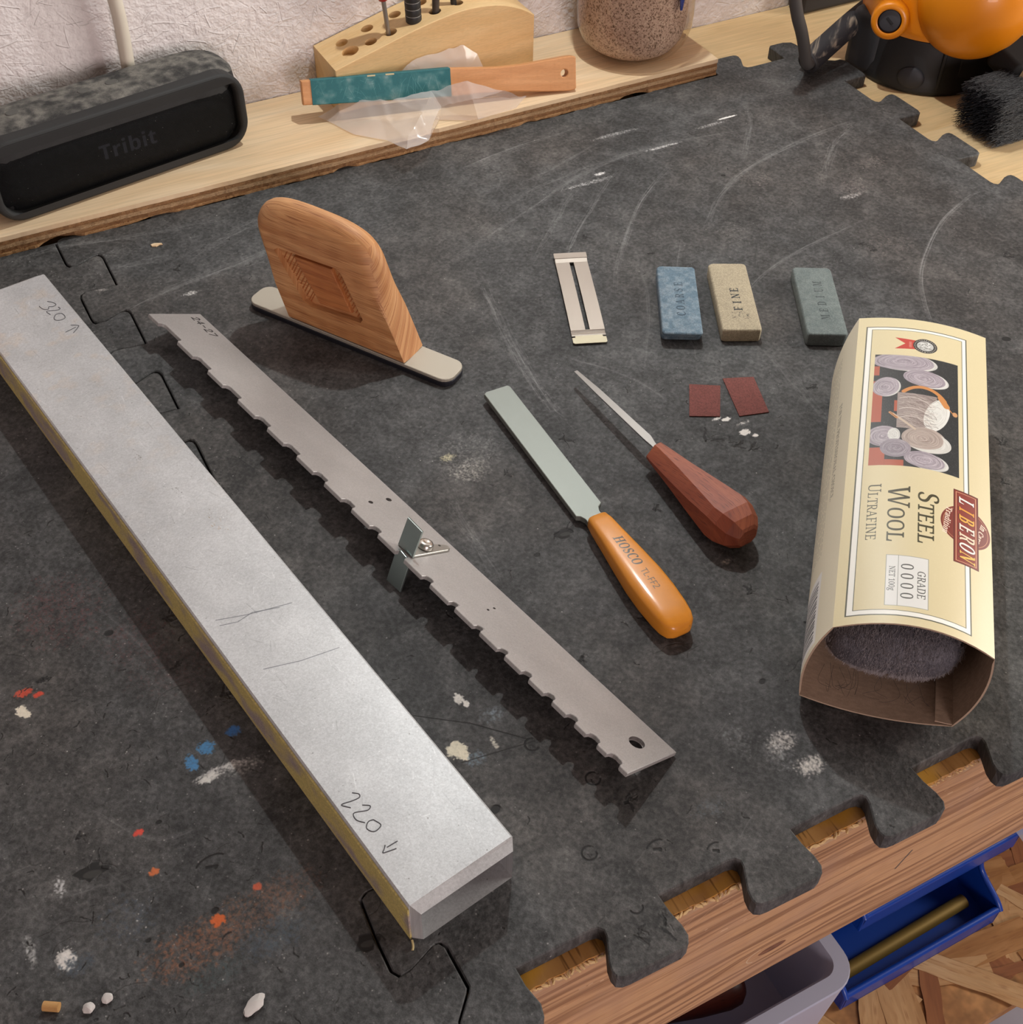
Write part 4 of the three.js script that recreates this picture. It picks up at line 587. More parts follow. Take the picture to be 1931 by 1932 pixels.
    for (const b of [72, 81, 88]) { g.strokeStyle = 'rgba(230,222,214,.7)'; g.lineWidth = 4; g.beginPath(); g.moveTo(X(b), Y(23)); g.quadraticCurveTo(X(b - 5), Y(31), X(b + 4), Y(40)); g.stroke(); }
    skein(103, 36, 9.2, 11, -0.1, wm); skein(105, 38.4, 8, 11, -0.1, ['#d8d6cf', '#eeece6', '#b4b2a8']); skein(102.4, 35, 8.4, 10.4, -0.1, wm);
    roll(119, 36, 6.2, 10, 0.1, [0.8, 2]); skein(103, 16, 8, 8, 0, gr); skein(101.5, 21, 5, 3, 0, ['#dcdbd6', '#f0efea', '#bbb9b2']); skein(112, 22, 7, 7.4, 0, ['#928890', '#c9c0c6', '#5e545c']);
    g.strokeStyle = '#cf8b4c'; g.lineCap = 'round'; g.lineWidth = 20; g.beginPath(); g.moveTo(X(66), Y(25)); g.quadraticCurveTo(X(60), Y(30), X(61), Y(36)); g.quadraticCurveTo(X(62), Y(42), X(69), Y(46)); g.stroke(); g.lineWidth = 30; g.beginPath(); g.moveTo(X(67), Y(44)); g.lineTo(X(73), Y(47)); g.stroke(); g.lineWidth = 5; g.beginPath(); g.moveTo(X(74), Y(48)); g.lineTo(X(77), Y(50)); g.stroke(); g.fillStyle = '#d09a68'; g.beginPath(); g.ellipse(X(77.5), Y(51.4), 16, 12, 0, 0, 6.3); g.fill();
    g.strokeStyle = '#c9b8a4'; g.lineWidth = 12; g.beginPath(); g.moveTo(X(85), Y(20)); g.lineTo(X(96), Y(31)); g.stroke(); g.strokeStyle = '#d0935a'; g.lineWidth = 12; g.beginPath(); g.moveTo(X(84), Y(18.6)); g.lineTo(X(88), Y(22)); g.stroke();
    g.restore();
    // words
    g.fillStyle = '#3f3a1e'; g.textBaseline = 'alphabetic';
    const word = (w, x0, x1, q, hgt, big) => { const sz = hgt / 0.7 * 608 / 70; g.save(); g.translate(X(x0), Y(q)); const m = []; let tot = 0; for (let i = 0; i < w.length; i++) { g.font = (i === 0 ? sz * big : sz) + 'px serif'; const ww = g.measureText(w[i]).width; m.push(ww); tot += ww; } const k = (X(x1) - X(x0)) / tot; let x = 0; for (let i = 0; i < w.length; i++) { g.save(); g.translate(x * k, 0); g.scale(k, 1); g.font = (i === 0 ? sz * big : sz) + 'px serif'; g.fillText(w[i], 0, 0); g.lineWidth = 1.4; g.strokeStyle = '#3f3a1e'; g.stroke(); if (big > 1.1 && hgt > 5) g.strokeText(w[i], 0, 0); g.restore(); x += m[i]; } g.restore(); };
    word('STEEL', 142, 178, 33.4, 7.2, 1.32); word('WOOL', 140, 179, 19.6, 7.4, 1.32); word('ULTRAFINE', 139, 178, 10.6, 4.3, 1.3);
    // maker's badge
    g.fillStyle = '#7c2f22'; g.beginPath(); g.ellipse(X(158), Y(56.4), 13.2 * 8.7, 12.4 * 8.7, 0.28, 0, 6.3); g.fill();
    g.strokeStyle = '#d9a47a'; g.lineWidth = 2; g.beginPath(); g.ellipse(X(158), Y(56.4), 12 * 8.7, 11.2 * 8.7, 0.28, 0, 6.3); g.stroke();
    g.fillStyle = '#f3e3d0'; g.font = 'italic bold 34px serif'; g.save(); g.translate(X(148), Y(47)); g.rotate(0.12); g.fillText('Tradition', 0, 0); g.restore(); g.save(); g.translate(X(151), Y(64.4)); g.rotate(0.25); g.fillText('in Care', 0, 0); g.restore();
    g.save(); g.beginPath(); g.moveTo(X(134.6), Y(50.6)); g.lineTo(X(134.4), Y(62.6)); g.lineTo(X(183), Y(62.2)); g.lineTo(X(183.4), Y(50.2)); g.closePath(); g.fillStyle = '#8a3122'; g.fill(); g.strokeStyle = '#5c2016'; g.lineWidth = 5; g.stroke(); g.restore();
    g.strokeStyle = '#e9c59a'; g.lineWidth = 2.4; g.beginPath(); g.moveTo(X(135.8), Y(51.6)); g.lineTo(X(135.6), Y(61.6)); g.lineTo(X(181.8), Y(61.2)); g.lineTo(X(182.2), Y(51.2)); g.closePath(); g.stroke();
    const cols = ['#fbf4ec', '#e6a03c', '#e9b24a', '#f6e9da', '#f3dcc0', '#fbf4ec', '#efc05a']; const fw = (X(180.4) - X(137.4)) / 7; g.textAlign = 'center'; [...'LIBERON'].forEach((ch, i) => { g.save(); g.translate(X(137.4) + fw * (i + 0.5), Y(53)); g.font = 'italic bold 92px serif'; g.scale(0.68, 1); g.lineWidth = 4; g.strokeStyle = '#4e1a12'; g.strokeText(ch, 3, 3); g.fillStyle = cols[i]; g.fillText(ch, 0, 0); g.restore(); }); g.textAlign = 'left';
    // grade panel
    g.fillStyle = '#ecebe6'; g.beginPath(); rect(187.6, 20, 218.8, 38.4); g.fill(); g.strokeStyle = '#8d8d84'; g.lineWidth = 2; g.beginPath(); rect(187.6, 20, 218.8, 38.4); g.stroke(); g.beginPath(); g.moveTo(X(187.6), Y(25.2)); g.lineTo(X(218.8), Y(25.2)); g.stroke();
    g.fillStyle = '#44443e'; g.font = '44px serif'; g.fillText('GRADE', X(196), Y(33.6)); g.font = '30px serif'; g.fillText('NET 100g', X(194.6), Y(21.4)); g.font = '66px serif'; [0, 1, 2, 3].forEach((i) => { g.save(); g.translate(X(192.4 + i * 6), Y(26.4)); g.scale(0.95, 1); g.fillText('0', 0, 0); g.restore(); });
  });
  T.side = canvasTex(2040, 420, (x, y) => { const f = hsh(x, y, 511) - 0.5; return [226 + f * 8, 218 + f * 8, 194 + f * 8]; }, (g) => {
    const X = (x) => x / 234 * 2040, Y = (q) => 420 - q / 49 * 420; g.fillStyle = '#5a5648'; g.strokeStyle = '#5a5648';
    g.font = '40px serif'; g.fillText('FOR THE PROFESSIONAL CHOICE.', X(62), Y(34)); seed = 31;
    for (let r = 0; r < 13; r++) { const q = 29.5 - r * 2.1; let x = 14; const end = r > 9 ? 120 : 170; g.lineWidth = 4; while (x < end) { const w = rr(2, 7); g.globalAlpha = rr(0.35, 0.6); g.beginPath(); g.moveTo(X(x), Y(q)); g.lineTo(X(Math.min(x + w, end)), Y(q)); g.stroke(); x += w + 1.2; } } g.globalAlpha = 1;
    g.fillStyle = '#e8e6e2'; g.fillRect(X(184), Y(34), X(228) - X(184), Y(4) - Y(34)); g.fillStyle = '#3c3c46'; for (let x = 188; x < 226;) { const w = rr(0.35, 1.5); g.fillRect(X(x), Y(31), X(w), Y(7) - Y(31)); x += w + rr(0.4, 1.4); }
    g.fillStyle = 'rgba(110,84,60,.6)'; g.beginPath(); g.ellipse(X(112), Y(12), 40, 8, 0.2, 0, 6.3); g.fill();
  });
  // split the outer skin into panels
  const pick = (lo, hi) => { const p = go.attributes.position, idx = []; const cx = 37.6, cy = 29; const out = { position: [], uv: [] }; const n2 = go.attributes.normal, nn = []; for (let i = 0; i < p.count; i += 3) { const mx = (p.getX(i) + p.getX(i + 1) + p.getX(i + 2)) / 3 - cx - ((p.getY(i) + p.getY(i + 1) + p.getY(i + 2)) / 3 - cy) * 0.11, my = (p.getY(i) + p.getY(i + 1) + p.getY(i + 2)) / 3 - cy; const f = Math.abs(mx) / 35 > Math.abs(my) / 24 ? (mx > 0 ? 'right' : 'left') : (my > 0 ? 'top' : 'bottom'); if (f === lo) for (let k = 0; k < 3; k++) { out.position.push(p.getX(i + k), p.getY(i + k), p.getZ(i + k)); nn.push(n2.getX(i + k), n2.getY(i + k), n2.getZ(i + k)); } } const g = new THREE.BufferGeometry(); g.setAttribute('position', new THREE.Float32BufferAttribute(out.position, 3)); g.setAttribute('normal', new THREE.Float32BufferAttribute(nn, 3)); return g; };
  const card = std({ color: 0xe6dcb9, roughness: 0.6 }), kraft = std({ map: tex(256, 256, (u, v, x, y) => { const f = hsh(x, y, 521), m = fbm(u * 30, v * 90, 2, 522, 30, 90); const k = 0.92 + f * 0.08 + (m - 0.5) * 0.14; return [176 * k, 152 * k, 130 * k]; }), roughness: 0.85 });
  mesh('top_panel', mapUV(pick('top'), (x, y, z) => [(234 + z) / 234, (x - 5.8) / 70]), phy({ map: T.top, roughness: 0.45, clearcoat: 0.12, clearcoatRoughness: 0.4 }), bx).userData.label = 'printed top with a wool picture and lettering';
  mesh('side_panel', mapUV(pick('left'), (x, y, z) => [(234 + z) / 234, (y - 5) / 48]), std({ map: T.side, roughness: 0.55 }), bx).userData.label = 'side with small print and a barcode';
  mesh('side_panel', mapUV(pick('right'), (x, y, z) => [0.02, 0.02]), card, bx);
  mesh('bottom_panel', mapUV(pick('bottom'), (x, y, z) => [0.02, 0.02]), card, bx);
  mesh('lining', mapUV(gi, (x, y, z) => [(x + y) / 80, z / 80]), kraft, bx); mesh('cut_edge', rim, kraft, bx);
  // glued seam on the right of the bottom
  mesh('glue_flap', mapUV(slab([[62, -0.6], [70.4, -0.4], [73, -225], [65, -225]], 0.7, 0), (x, y, z) => [x / 80, z / 80]), kraft, bx, [0, 6.3, 0]);
  // the wool itself
  const sw = thing('steel_wool_pad', 'dark grey fuzzy pad of steel wool pushed back inside the box', 'steel wool', [197.7, 0, -52.9]); sw.quaternion.copy(bx.quaternion);
  const padRing = (z, kx, ky) => { const P = []; for (let i = 0; i < 48; i++) { const t = i / 48 * 6.2832, c = Math.cos(t), s = Math.sin(t); const q = 1 + (fbm(i * 0.7, z * 0.3, 2, 531, 34) - 0.5) * 0.05; P.push([37.5 + kx * q * Math.sign(c) * Math.abs(c) ** 0.7 + (s > 0 ? 2 : -2) * Math.abs(s), 26 + ky * q * Math.sign(s) * Math.abs(s) ** 0.85, z]); } return P; };
  const pr = [padRing(-228, 30, 16.6), padRing(-120, 31.5, 17.4), padRing(-45, 31.5, 17.6), padRing(-30, 31, 17.2), padRing(-22, 29.5, 15.8), padRing(-16.5, 26, 12.6), padRing(-13, 19, 8), padRing(-11.6, 9, 3.6)];
  T.wool = canvasTex(1024, 512, (x, y) => { const f = fbm(x / 2, y / 9, 2, 541), m = fbm(x / 40, y / 40, 3, 542); const v = 58 + f * 70 + (m - 0.5) * 24; return [v + 2, v, v + 6]; }, (g, w, h) => { seed = 44; for (let k = 0; k < 2600; k++) { const x = rr(0, w), y = rr(0, h); g.strokeStyle = rnd() < 0.5 ? `rgba(150,146,150,${rr(0.1, 0.5)})` : `rgba(10,9,12,${rr(0.2, 0.6)})`; g.lineWidth = rr(0.6, 1.4); g.beginPath(); g.moveTo(x, y); g.quadraticCurveTo(x + rr(-8, 8), y + 8, x + rr(-10, 10), y + rr(8, 26)); g.stroke(); } });
  mesh('pad', mapUV(loft(pr, { crease: 3 }), (x, y, z) => [x / 76, (y - z * 0.6) / 50]), std({ map: T.wool, bumpMap: T.wool, bumpScale: 0.0012, roughness: 0.62, metalness: 0.35 }), sw);
  const fib = new THREE.CylinderGeometry(0.05, 0.05, 1, 4, 1); mm(fib); const fm = std({ color: 0xa8a2a4, metalness: 0.5, roughness: 0.45 });
  const N = 9000, im = new THREE.InstancedMesh(fib, fm, N); im.name = 'steel_fibres'; seed = 404; const d = new THREE.Object3D();
  for (let i = 0; i < N; i++) { const t = rr(0, 6.283), q = Math.sqrt(rnd()), c = Math.cos(t), s = Math.sin(t); const x = 37.5 + 31.5 * q * Math.sign(c) * Math.abs(c) ** 0.7, y = 26 + 17.2 * q * Math.sign(s) * Math.abs(s) ** 0.85, z = -11.4 - 13 * Math.pow(q, 3.2) - rr(0, 1.4); d.position.set(x * S, y * S, z * S); d.rotation.set(rr(-0.9, 0.9), rr(-0.5, 0.5), rr(-0.7, 0.7)); const L = rr(2, 6); d.scale.set(1, L, 1); d.updateMatrix(); im.setMatrixAt(i, d.matrix); }
  im.userData.kind = 'stuff'; im.castShadow = true; sw.add(im);
  const hairs = []; seed = 90; for (let i = 0; i < 14; i++) { const x = rr(8, 66), y0 = rr(9, 12), z0 = -18; hairs.push(tube([[x, y0, z0], [x + rr(-5, 5), 6.4, z0 + rr(5, 9)], [x + rr(-8, 8), 5.2, z0 + rr(8, 14)], [x + rr(-9, 9), 5, z0 + rr(4, 12)]], 0.07, 14, 4)); }
  mesh('loose_fibres', hairs, std({ color: 0x4a4644, metalness: 0.4, roughness: 0.5 }), sw).userData.kind = 'stuff';
}

/* ---------- things on the shelf board ---------- */
{ // portable speaker
  const sp = thing('portable_speaker', 'black portable speaker with a mesh grille, dusty on top, lettered Tribit', 'speaker', [38.5, YT, -610.5], Math.atan2(31.7, 177));
  // local x along it, z to the camera; rounded block, 190 x 60 x 54
  const LX = 97, sec = (x, k) => { const P = []; const a = 28 * k, b = 29.5 * (0.55 + 0.45 * k); for (let i = 0; i < 48; i++) { const t = i / 48 * 6.2832, c = Math.cos(t), s = Math.sin(t), e = 0.52; P.push([x, 30 + b * Math.sign(s) * Math.abs(s) ** e, -28 + a * Math.sign(c) * Math.abs(c) ** e]); } return P; };
  const xs = []; for (let i = 0; i <= 40; i++) { const q = -1 + 2 * i / 40; const w = Math.sin(q * Math.PI / 2); xs.push(w); }
  const rings = xs.map((w) => sec(w * LX, Math.max(0.28, (1 - Math.pow(Math.abs(w), 9)) ** 0.42)));
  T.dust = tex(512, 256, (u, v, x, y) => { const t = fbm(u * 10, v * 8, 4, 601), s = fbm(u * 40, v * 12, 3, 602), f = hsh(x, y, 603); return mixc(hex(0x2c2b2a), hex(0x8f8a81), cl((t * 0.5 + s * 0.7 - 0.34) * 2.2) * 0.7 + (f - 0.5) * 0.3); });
  T.rub = tex(256, 256, (u, v, x, y) => { const t = fbm(u * 9, v * 9, 3, 605, 9, 9), f = hsh(x, y, 606); const k = 24 + t * 18 + (f - 0.5) * 6; return [k, k, k]; });
  const g = loft(rings, { crease: 0.9 });
  // dust lies on the upward side: split by where the skin lies
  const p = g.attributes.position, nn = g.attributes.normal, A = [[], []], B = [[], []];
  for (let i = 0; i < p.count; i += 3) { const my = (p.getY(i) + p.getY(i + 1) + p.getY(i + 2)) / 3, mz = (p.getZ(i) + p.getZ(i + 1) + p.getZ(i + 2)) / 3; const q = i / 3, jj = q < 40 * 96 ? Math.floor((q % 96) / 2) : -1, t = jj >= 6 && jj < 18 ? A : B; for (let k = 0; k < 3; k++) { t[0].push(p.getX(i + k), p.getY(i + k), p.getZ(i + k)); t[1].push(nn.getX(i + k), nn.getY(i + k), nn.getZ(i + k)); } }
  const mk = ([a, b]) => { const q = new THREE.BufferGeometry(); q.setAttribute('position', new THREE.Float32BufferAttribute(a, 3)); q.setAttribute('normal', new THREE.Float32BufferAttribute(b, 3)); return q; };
  mesh('housing', mapUV(mk(B), (x, y, z) => [x / 90, (y + z) / 90]), std({ map: T.rub, roughness: 0.7, bumpMap: T.rub, bumpScale: 0.0002 }), sp);
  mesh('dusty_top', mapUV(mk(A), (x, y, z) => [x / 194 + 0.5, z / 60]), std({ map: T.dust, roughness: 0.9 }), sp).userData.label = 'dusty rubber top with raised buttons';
  // grille: rounded panel bulging slightly over the front, curving away at the top
  const gw = 174, gh = 47, NX = 60, NY = 24; const pos = [], uv = [], idx = [];
  for (let j = 0; j <= NY; j++) for (let i = 0; i <= NX; i++) { let a = -1 + 2 * i / NX, b = -1 + 2 * j / NY; let x = a * gw / 2, y = b * gh / 2; const r = 12; const ox = Math.abs(x) - (gw / 2 - r), oy = Math.abs(y) - (gh / 2 - r); if (ox > 0 && oy > 0) { const m = Math.max(ox, oy), l = Math.hypot(ox, oy), k = m / l; x = Math.sign(x) * (gw / 2 - r + ox * k); y = Math.sign(y) * (gh / 2 - r + oy * k); } const e = Math.max(Math.abs(a), Math.abs(b)); const bul = 1.6 * (1 - e ** 6); const top = b > 0.25 ? -5 * ((b - 0.25) / 0.75) ** 2.2 : 0, bot = b < -0.5 ? -3 * ((-b - 0.5) / 0.5) ** 2 : 0; pos.push(x, 29.4 + y, -0.7 + bul + top + bot - 3 * Math.abs(a) ** 8); uv.push(x / gw + 0.5, y / gh + 0.5); }
  for (let j = 0; j < NY; j++) for (let i = 0; i < NX; i++) { const a = j * (NX + 1) + i; idx.push(a, a + 1, a + NX + 1, a + 1, a + NX + 2, a + NX + 1); }
  const gg = new THREE.BufferGeometry(); gg.setAttribute('position', new THREE.Float32BufferAttribute(pos, 3)); gg.setAttribute('uv', new THREE.Float32BufferAttribute(uv, 2)); gg.setIndex(idx); gg.computeVertexNormals();
  const dots = (x, y) => { const px = 8.6, r = Math.floor(y / (px * 0.86)), ox = (r & 1) * px / 2; const dx = ((x + ox) % px) - px / 2, dy = (y % (px * 0.86)) - px * 0.43; return Math.hypot(dx, dy) < 2.9; };
  T.grille = canvasTex(2048, 560, (x, y) => { if (dots(x, y)) return [3, 3, 4]; const f = hsh(x, y, 611); const w = fbm(x / 40, y / 40, 3, 612); const v = 17 + f * 6 + (w - 0.5) * 10; return [v, v + 1, v + 3]; }, (c) => {
    c.save(); c.globalCompositeOperation = 'lighter'; c.fillStyle = 'rgba(30,31,36,.9)'; c.font = 'bold 176px sans-serif'; c.translate(1058, 335); c.scale(1.08, 1); c.textAlign = 'center'; c.fillText('Tribit', 0, 0); c.restore();
    seed = 71; for (let k = 0; k < 60; k++) { c.fillStyle = `rgba(210,210,205,${rr(0.2, 0.9)})`; c.beginPath(); c.arc(rr(0, 2048), rr(0, 488), rr(1, 2.6), 0, 6.3); c.fill(); }
  });
  mesh('grille', gg, phy({ map: T.grille, roughness: 0.5, specularIntensity: 0.3, bumpMap: tex(2048, 560, (u, v, x, y) => dots(x, 559 - y) ? 0 : 1, false), bumpScale: 0.0003 }), sp).userData.label = 'perforated black grille with a grey name';
  { const hole = new THREE.Path(rrect(175, 47.5, 12.5, 0, 29.4, 8).map(([x, y]) => new THREE.Vector2(x, y))); const g = plate(rrect(188, 57, 19, 0, 29.2, 9), 13, 2.6, [hole], 4); g.translate(0, 0, -5.6); mesh('rim', g, std({ map: T.rub, color: 0xffffff, roughness: 0.7 }), sp); }
  const dk = std({ color: 0x55534f, roughness: 0.9 }); for (const x of [-58, -8, 12]) mesh('button', slab(rrect(9, 6, 2.8, 0, 0, 4), 0.8, 0.3), dk, sp, [x, 60, -30]);
}
{ // tool block
  const b = thing('tool_block', 'beech tool block with a curved top drilled with two rows of holes', 'tool holder', [0, YT, -638], 0);
  const prof = []; const pts = [[203.8, 34.4], [222, 39.2], [244.2, 45], [262, 49.8], [283, 54.6], [306.7, 58.4], [327.8, 58.4], [343.9, 55.6], [358.1, 50.2], [369.8, 43.2]];
  prof.push([203.8, 0], [369.8, 0]); const cv = new THREE.CatmullRomCurve3(pts.map((p) => V(p[0], p[1], 0))); for (let i = 40; i >= 0; i--) { const q = cv.getPoint(i / 40); prof.push([q.x, q.y]); }
  const { Brush, Evaluator, SUBTRACTION } = await import('three-bvh-csg');
  const g0 = plate(prof, 44.5, 0.6); g0.translate(0, 0, -22.4);
  const holes = [[222, 7.5, -14.5], [221.5, 5.5, -30], [243.4, 5.5, -32], [238.5, 5.5, -13.5], [254.5, 5.5, -12.5], [266.5, 5.5, -32], [274, 6.2, -13], [291.4, 5.4, -13], [310.6, 5.2, -14], [288.5, 5.6, -33], [352.5, 5, -19], [330, 5.4, -33], [311, 5.4, -33]];
  let geo = new Brush(boxUV(g0, 120, 60)); const ev = new Evaluator(); ev.attributes = ['position', 'normal', 'uv'];
  for (const [x, d, z] of holes) { const c = cyl(d * 0.86, d * 0.86, 60, 24); c.translate(x, 64, z); geo = ev.evaluate(geo, new Brush(boxUV(c, 120, 60)), SUBTRACTION); }
  mesh('block', boxUV(geo.geometry, 120, 60), std({ map: T.beech, roughness: 0.6, bumpMap: T.beech, bumpScale: 0.00012 }), b);
  const top = (x) => { let best = 50; for (const [a, y] of pts) if (Math.abs(a - x) < 14) best = y; return best; };
  // tools standing in it
  const steelS = std({ color: 0x9a938c, metalness: 0.8, roughness: 0.35 }), blackP = std({ color: 0x1c1c1e, roughness: 0.45 }), red = std({ color: 0xa31f2a, roughness: 0.35 });
  const dr = thing('precision_screwdriver', 'small screwdriver with a red and black handle standing in the block', 'screwdriver', [253.5, YT + 40, -650.8]); dr.rotation.z = 0.1;
  mesh('shaft', lathe([[0, -26], [1.5, -26], [1.7, 0], [1.7, 34], [0, 34]], 16), steelS, dr); mesh('collar', lathe([[0, 33], [3.2, 33], [5.2, 37], [5.8, 43], [0, 43]], 24), red, dr); mesh('handle', lathe([[0, 43], [5.8, 43], [6.6, 47], [6.2, 70], [5, 92], [3.4, 96], [0, 96]], 24), blackP, dr);
  const kn = thing('knurled_tool', 'black ringed tool handle standing in the block beside the screwdriver', 'tool', [273.8, YT + 52.5, -651]); kn.rotation.z = 0.03;
  const kp = [[0, -18], [5, -18], [5.2, -1]]; for (let i = 0; i < 12; i++) { kp.push([6, i * 5.2], [6.1, i * 5.2 + 4.2], [5.5, i * 5.2 + 4.6], [5.5, i * 5.2 + 5]); } kp.push([5.6, 63], [0, 65]); mesh('handle', lathe(kp, 28), std({ color: 0x232325, roughness: 0.5 }), kn);
  const rg = []; for (let i = 0; i < 12; i++) { const q = new THREE.TorusGeometry(5.6, 0.28, 6, 28); q.rotateX(Math.PI / 2); q.translate(0, i * 5.2 + 4.8, 0); rg.push(q); } mesh('ring_marks', rg, std({ color: 0x9c9a94, roughness: 0.5 }), kn);
  const a1 = tag(mesh('needle_file_shank', lathe([[0, -20], [2.4, -20], [2.6, 0], [3, 20], [3.4, 60], [0, 61]], 18), std({ color: 0x4e4742, metalness: 0.5, roughness: 0.5 }), scene, [292, YT + 53, -651]), 'dark steel shank standing in the block, right of the ringed handle', 'tool'); a1.rotation.z = -0.03;
  const a2 = tag(mesh('needle_file_shank', lathe([[0, -20], [2.2, -20], [2.3, 0], [2.6, 20], [3, 60], [0, 61]], 18), blackP, scene, [307.5, YT + 58, -652]), 'black shank in the block, furthest right of the standing tools', 'tool'); a2.rotation.z = 0.06;
}
{ // sanding stick leaning on the block and the bag
  const A = V(177.2, 35.5, -641.5), B = V(383.5, 25.6, -596.5), x = B.clone().sub(A), L = x.length(); x.normalize();
  const st = thing('sanding_stick', 'beech paddle wrapped in worn teal abrasive with a hole in its handle', 'sanding stick');
  const z0 = V(0.235, 0.30, 0.92), y = z0.clone().cross(x).normalize(), z = x.clone().cross(y).normalize(); if (y.y < 0) { y.negate(); z.negate(); }
  st.position.set(A.x * S, A.y * S, A.z * S); st.quaternion.setFromRotationMatrix(new THREE.Matrix4().makeBasis(x, y, z));
  const body = []; const up = [[0, 8.5], [112, 10], [122, 9.6], [150, 8.4], [170, 9.2], [190, 11.2], [L - 1.5, 12.6], [L, 11.5]], dn = [[L, -10.5], [L - 1.5, -12], [190, -12], [165, -10.2], [140, -9.4], [112, -9.8], [0, -8.5]];
  const cu = new THREE.CatmullRomCurve3(up.map((p) => V(p[0], p[1], 0))), cd = new THREE.CatmullRomCurve3(dn.map((p) => V(p[0], p[1], 0))); for (let i = 0; i <= 24; i++) { const q = cd.getPoint(i / 24); body.unshift([q.x, q.y]); } for (let i = 0; i <= 24; i++) { const q = cu.getPoint(1 - i / 24); }
  const P = []; for (let i = 0; i <= 24; i++) { const q = cd.getPoint(1 - i / 24); P.push([q.x, q.y]); } for (let i = 0; i <= 24; i++) { const q = cu.getPoint(1 - i / 24); P.push([q.x, q.y]); }
  mesh('wood_body', boxUV(plate(P, 9, 0.8, [circ(L - 9.5, 0.6, 2.8)]), 90, 30), std({ map: T.beech2, roughness: 0.5, bumpMap: T.beech2, bumpScale: 0.0001 }), st);
  T.teal = canvasTex(1024, 160, (x, y) => { const a = fbm(x / 60, y / 50, 4, 621), f = hsh(x, y, 622); const k = 0.85 + f * 0.22; const c = mixc(hex(0x17646a), hex(0x6f8f90), cl((a - 0.42) * 2.4) * cl((y - 6) / 20) * cl((x - 20) / 60) * cl((960 - x) / 50)); return [c[0] * k, c[1] * k, c[2] * k]; }, (g) => { g.strokeStyle = 'rgba(196,214,212,.35)'; g.lineWidth = 1.4; seed = 6; for (let k = 0; k < 40; k++) { g.beginPath(); const x = rr(60, 980); g.moveTo(x, rr(20, 140)); g.lineTo(x + rr(-40, 40), rr(20, 140)); g.stroke(); } });
  const wrap = []; for (let i = 0; i <= 10; i++) { const t = i / 10, X = 7 + 105 * t, h1 = 8.9 + 1.5 * t, h2 = -8.9 - 1.2 * t; wrap.push([[X, h1, 4.2], [X, h1 - 0.6, 5], [X, h2 + 0.6, 5], [X, h2, 4.2], [X, h2, -4.2], [X, h2 + 0.6, -5], [X, h1 - 0.6, -5], [X, h1, -4.2]]); }
  mesh('abrasive_wrap', mapUV(loft(wrap, { crease: 0.3 }), (X, Y, Z) => [X / 120, Y / 22 + 0.5]), std({ map: T.teal, roughness: 0.6 }), st).userData.label = 'teal abrasive wrap worn pale in the middle';
  const chips = [[52, 6], [66, 6.5]].map(([X, w]) => { const q = new THREE.BoxGeometry(w, 1, 0.5); q.translate(X, 9.1 + 0.012 * X * 0.6 - 0.6, 4.9); return q; }); mesh('bare_spot', chips, std({ color: 0xc9b88e, roughness: 0.7 }), st);
}
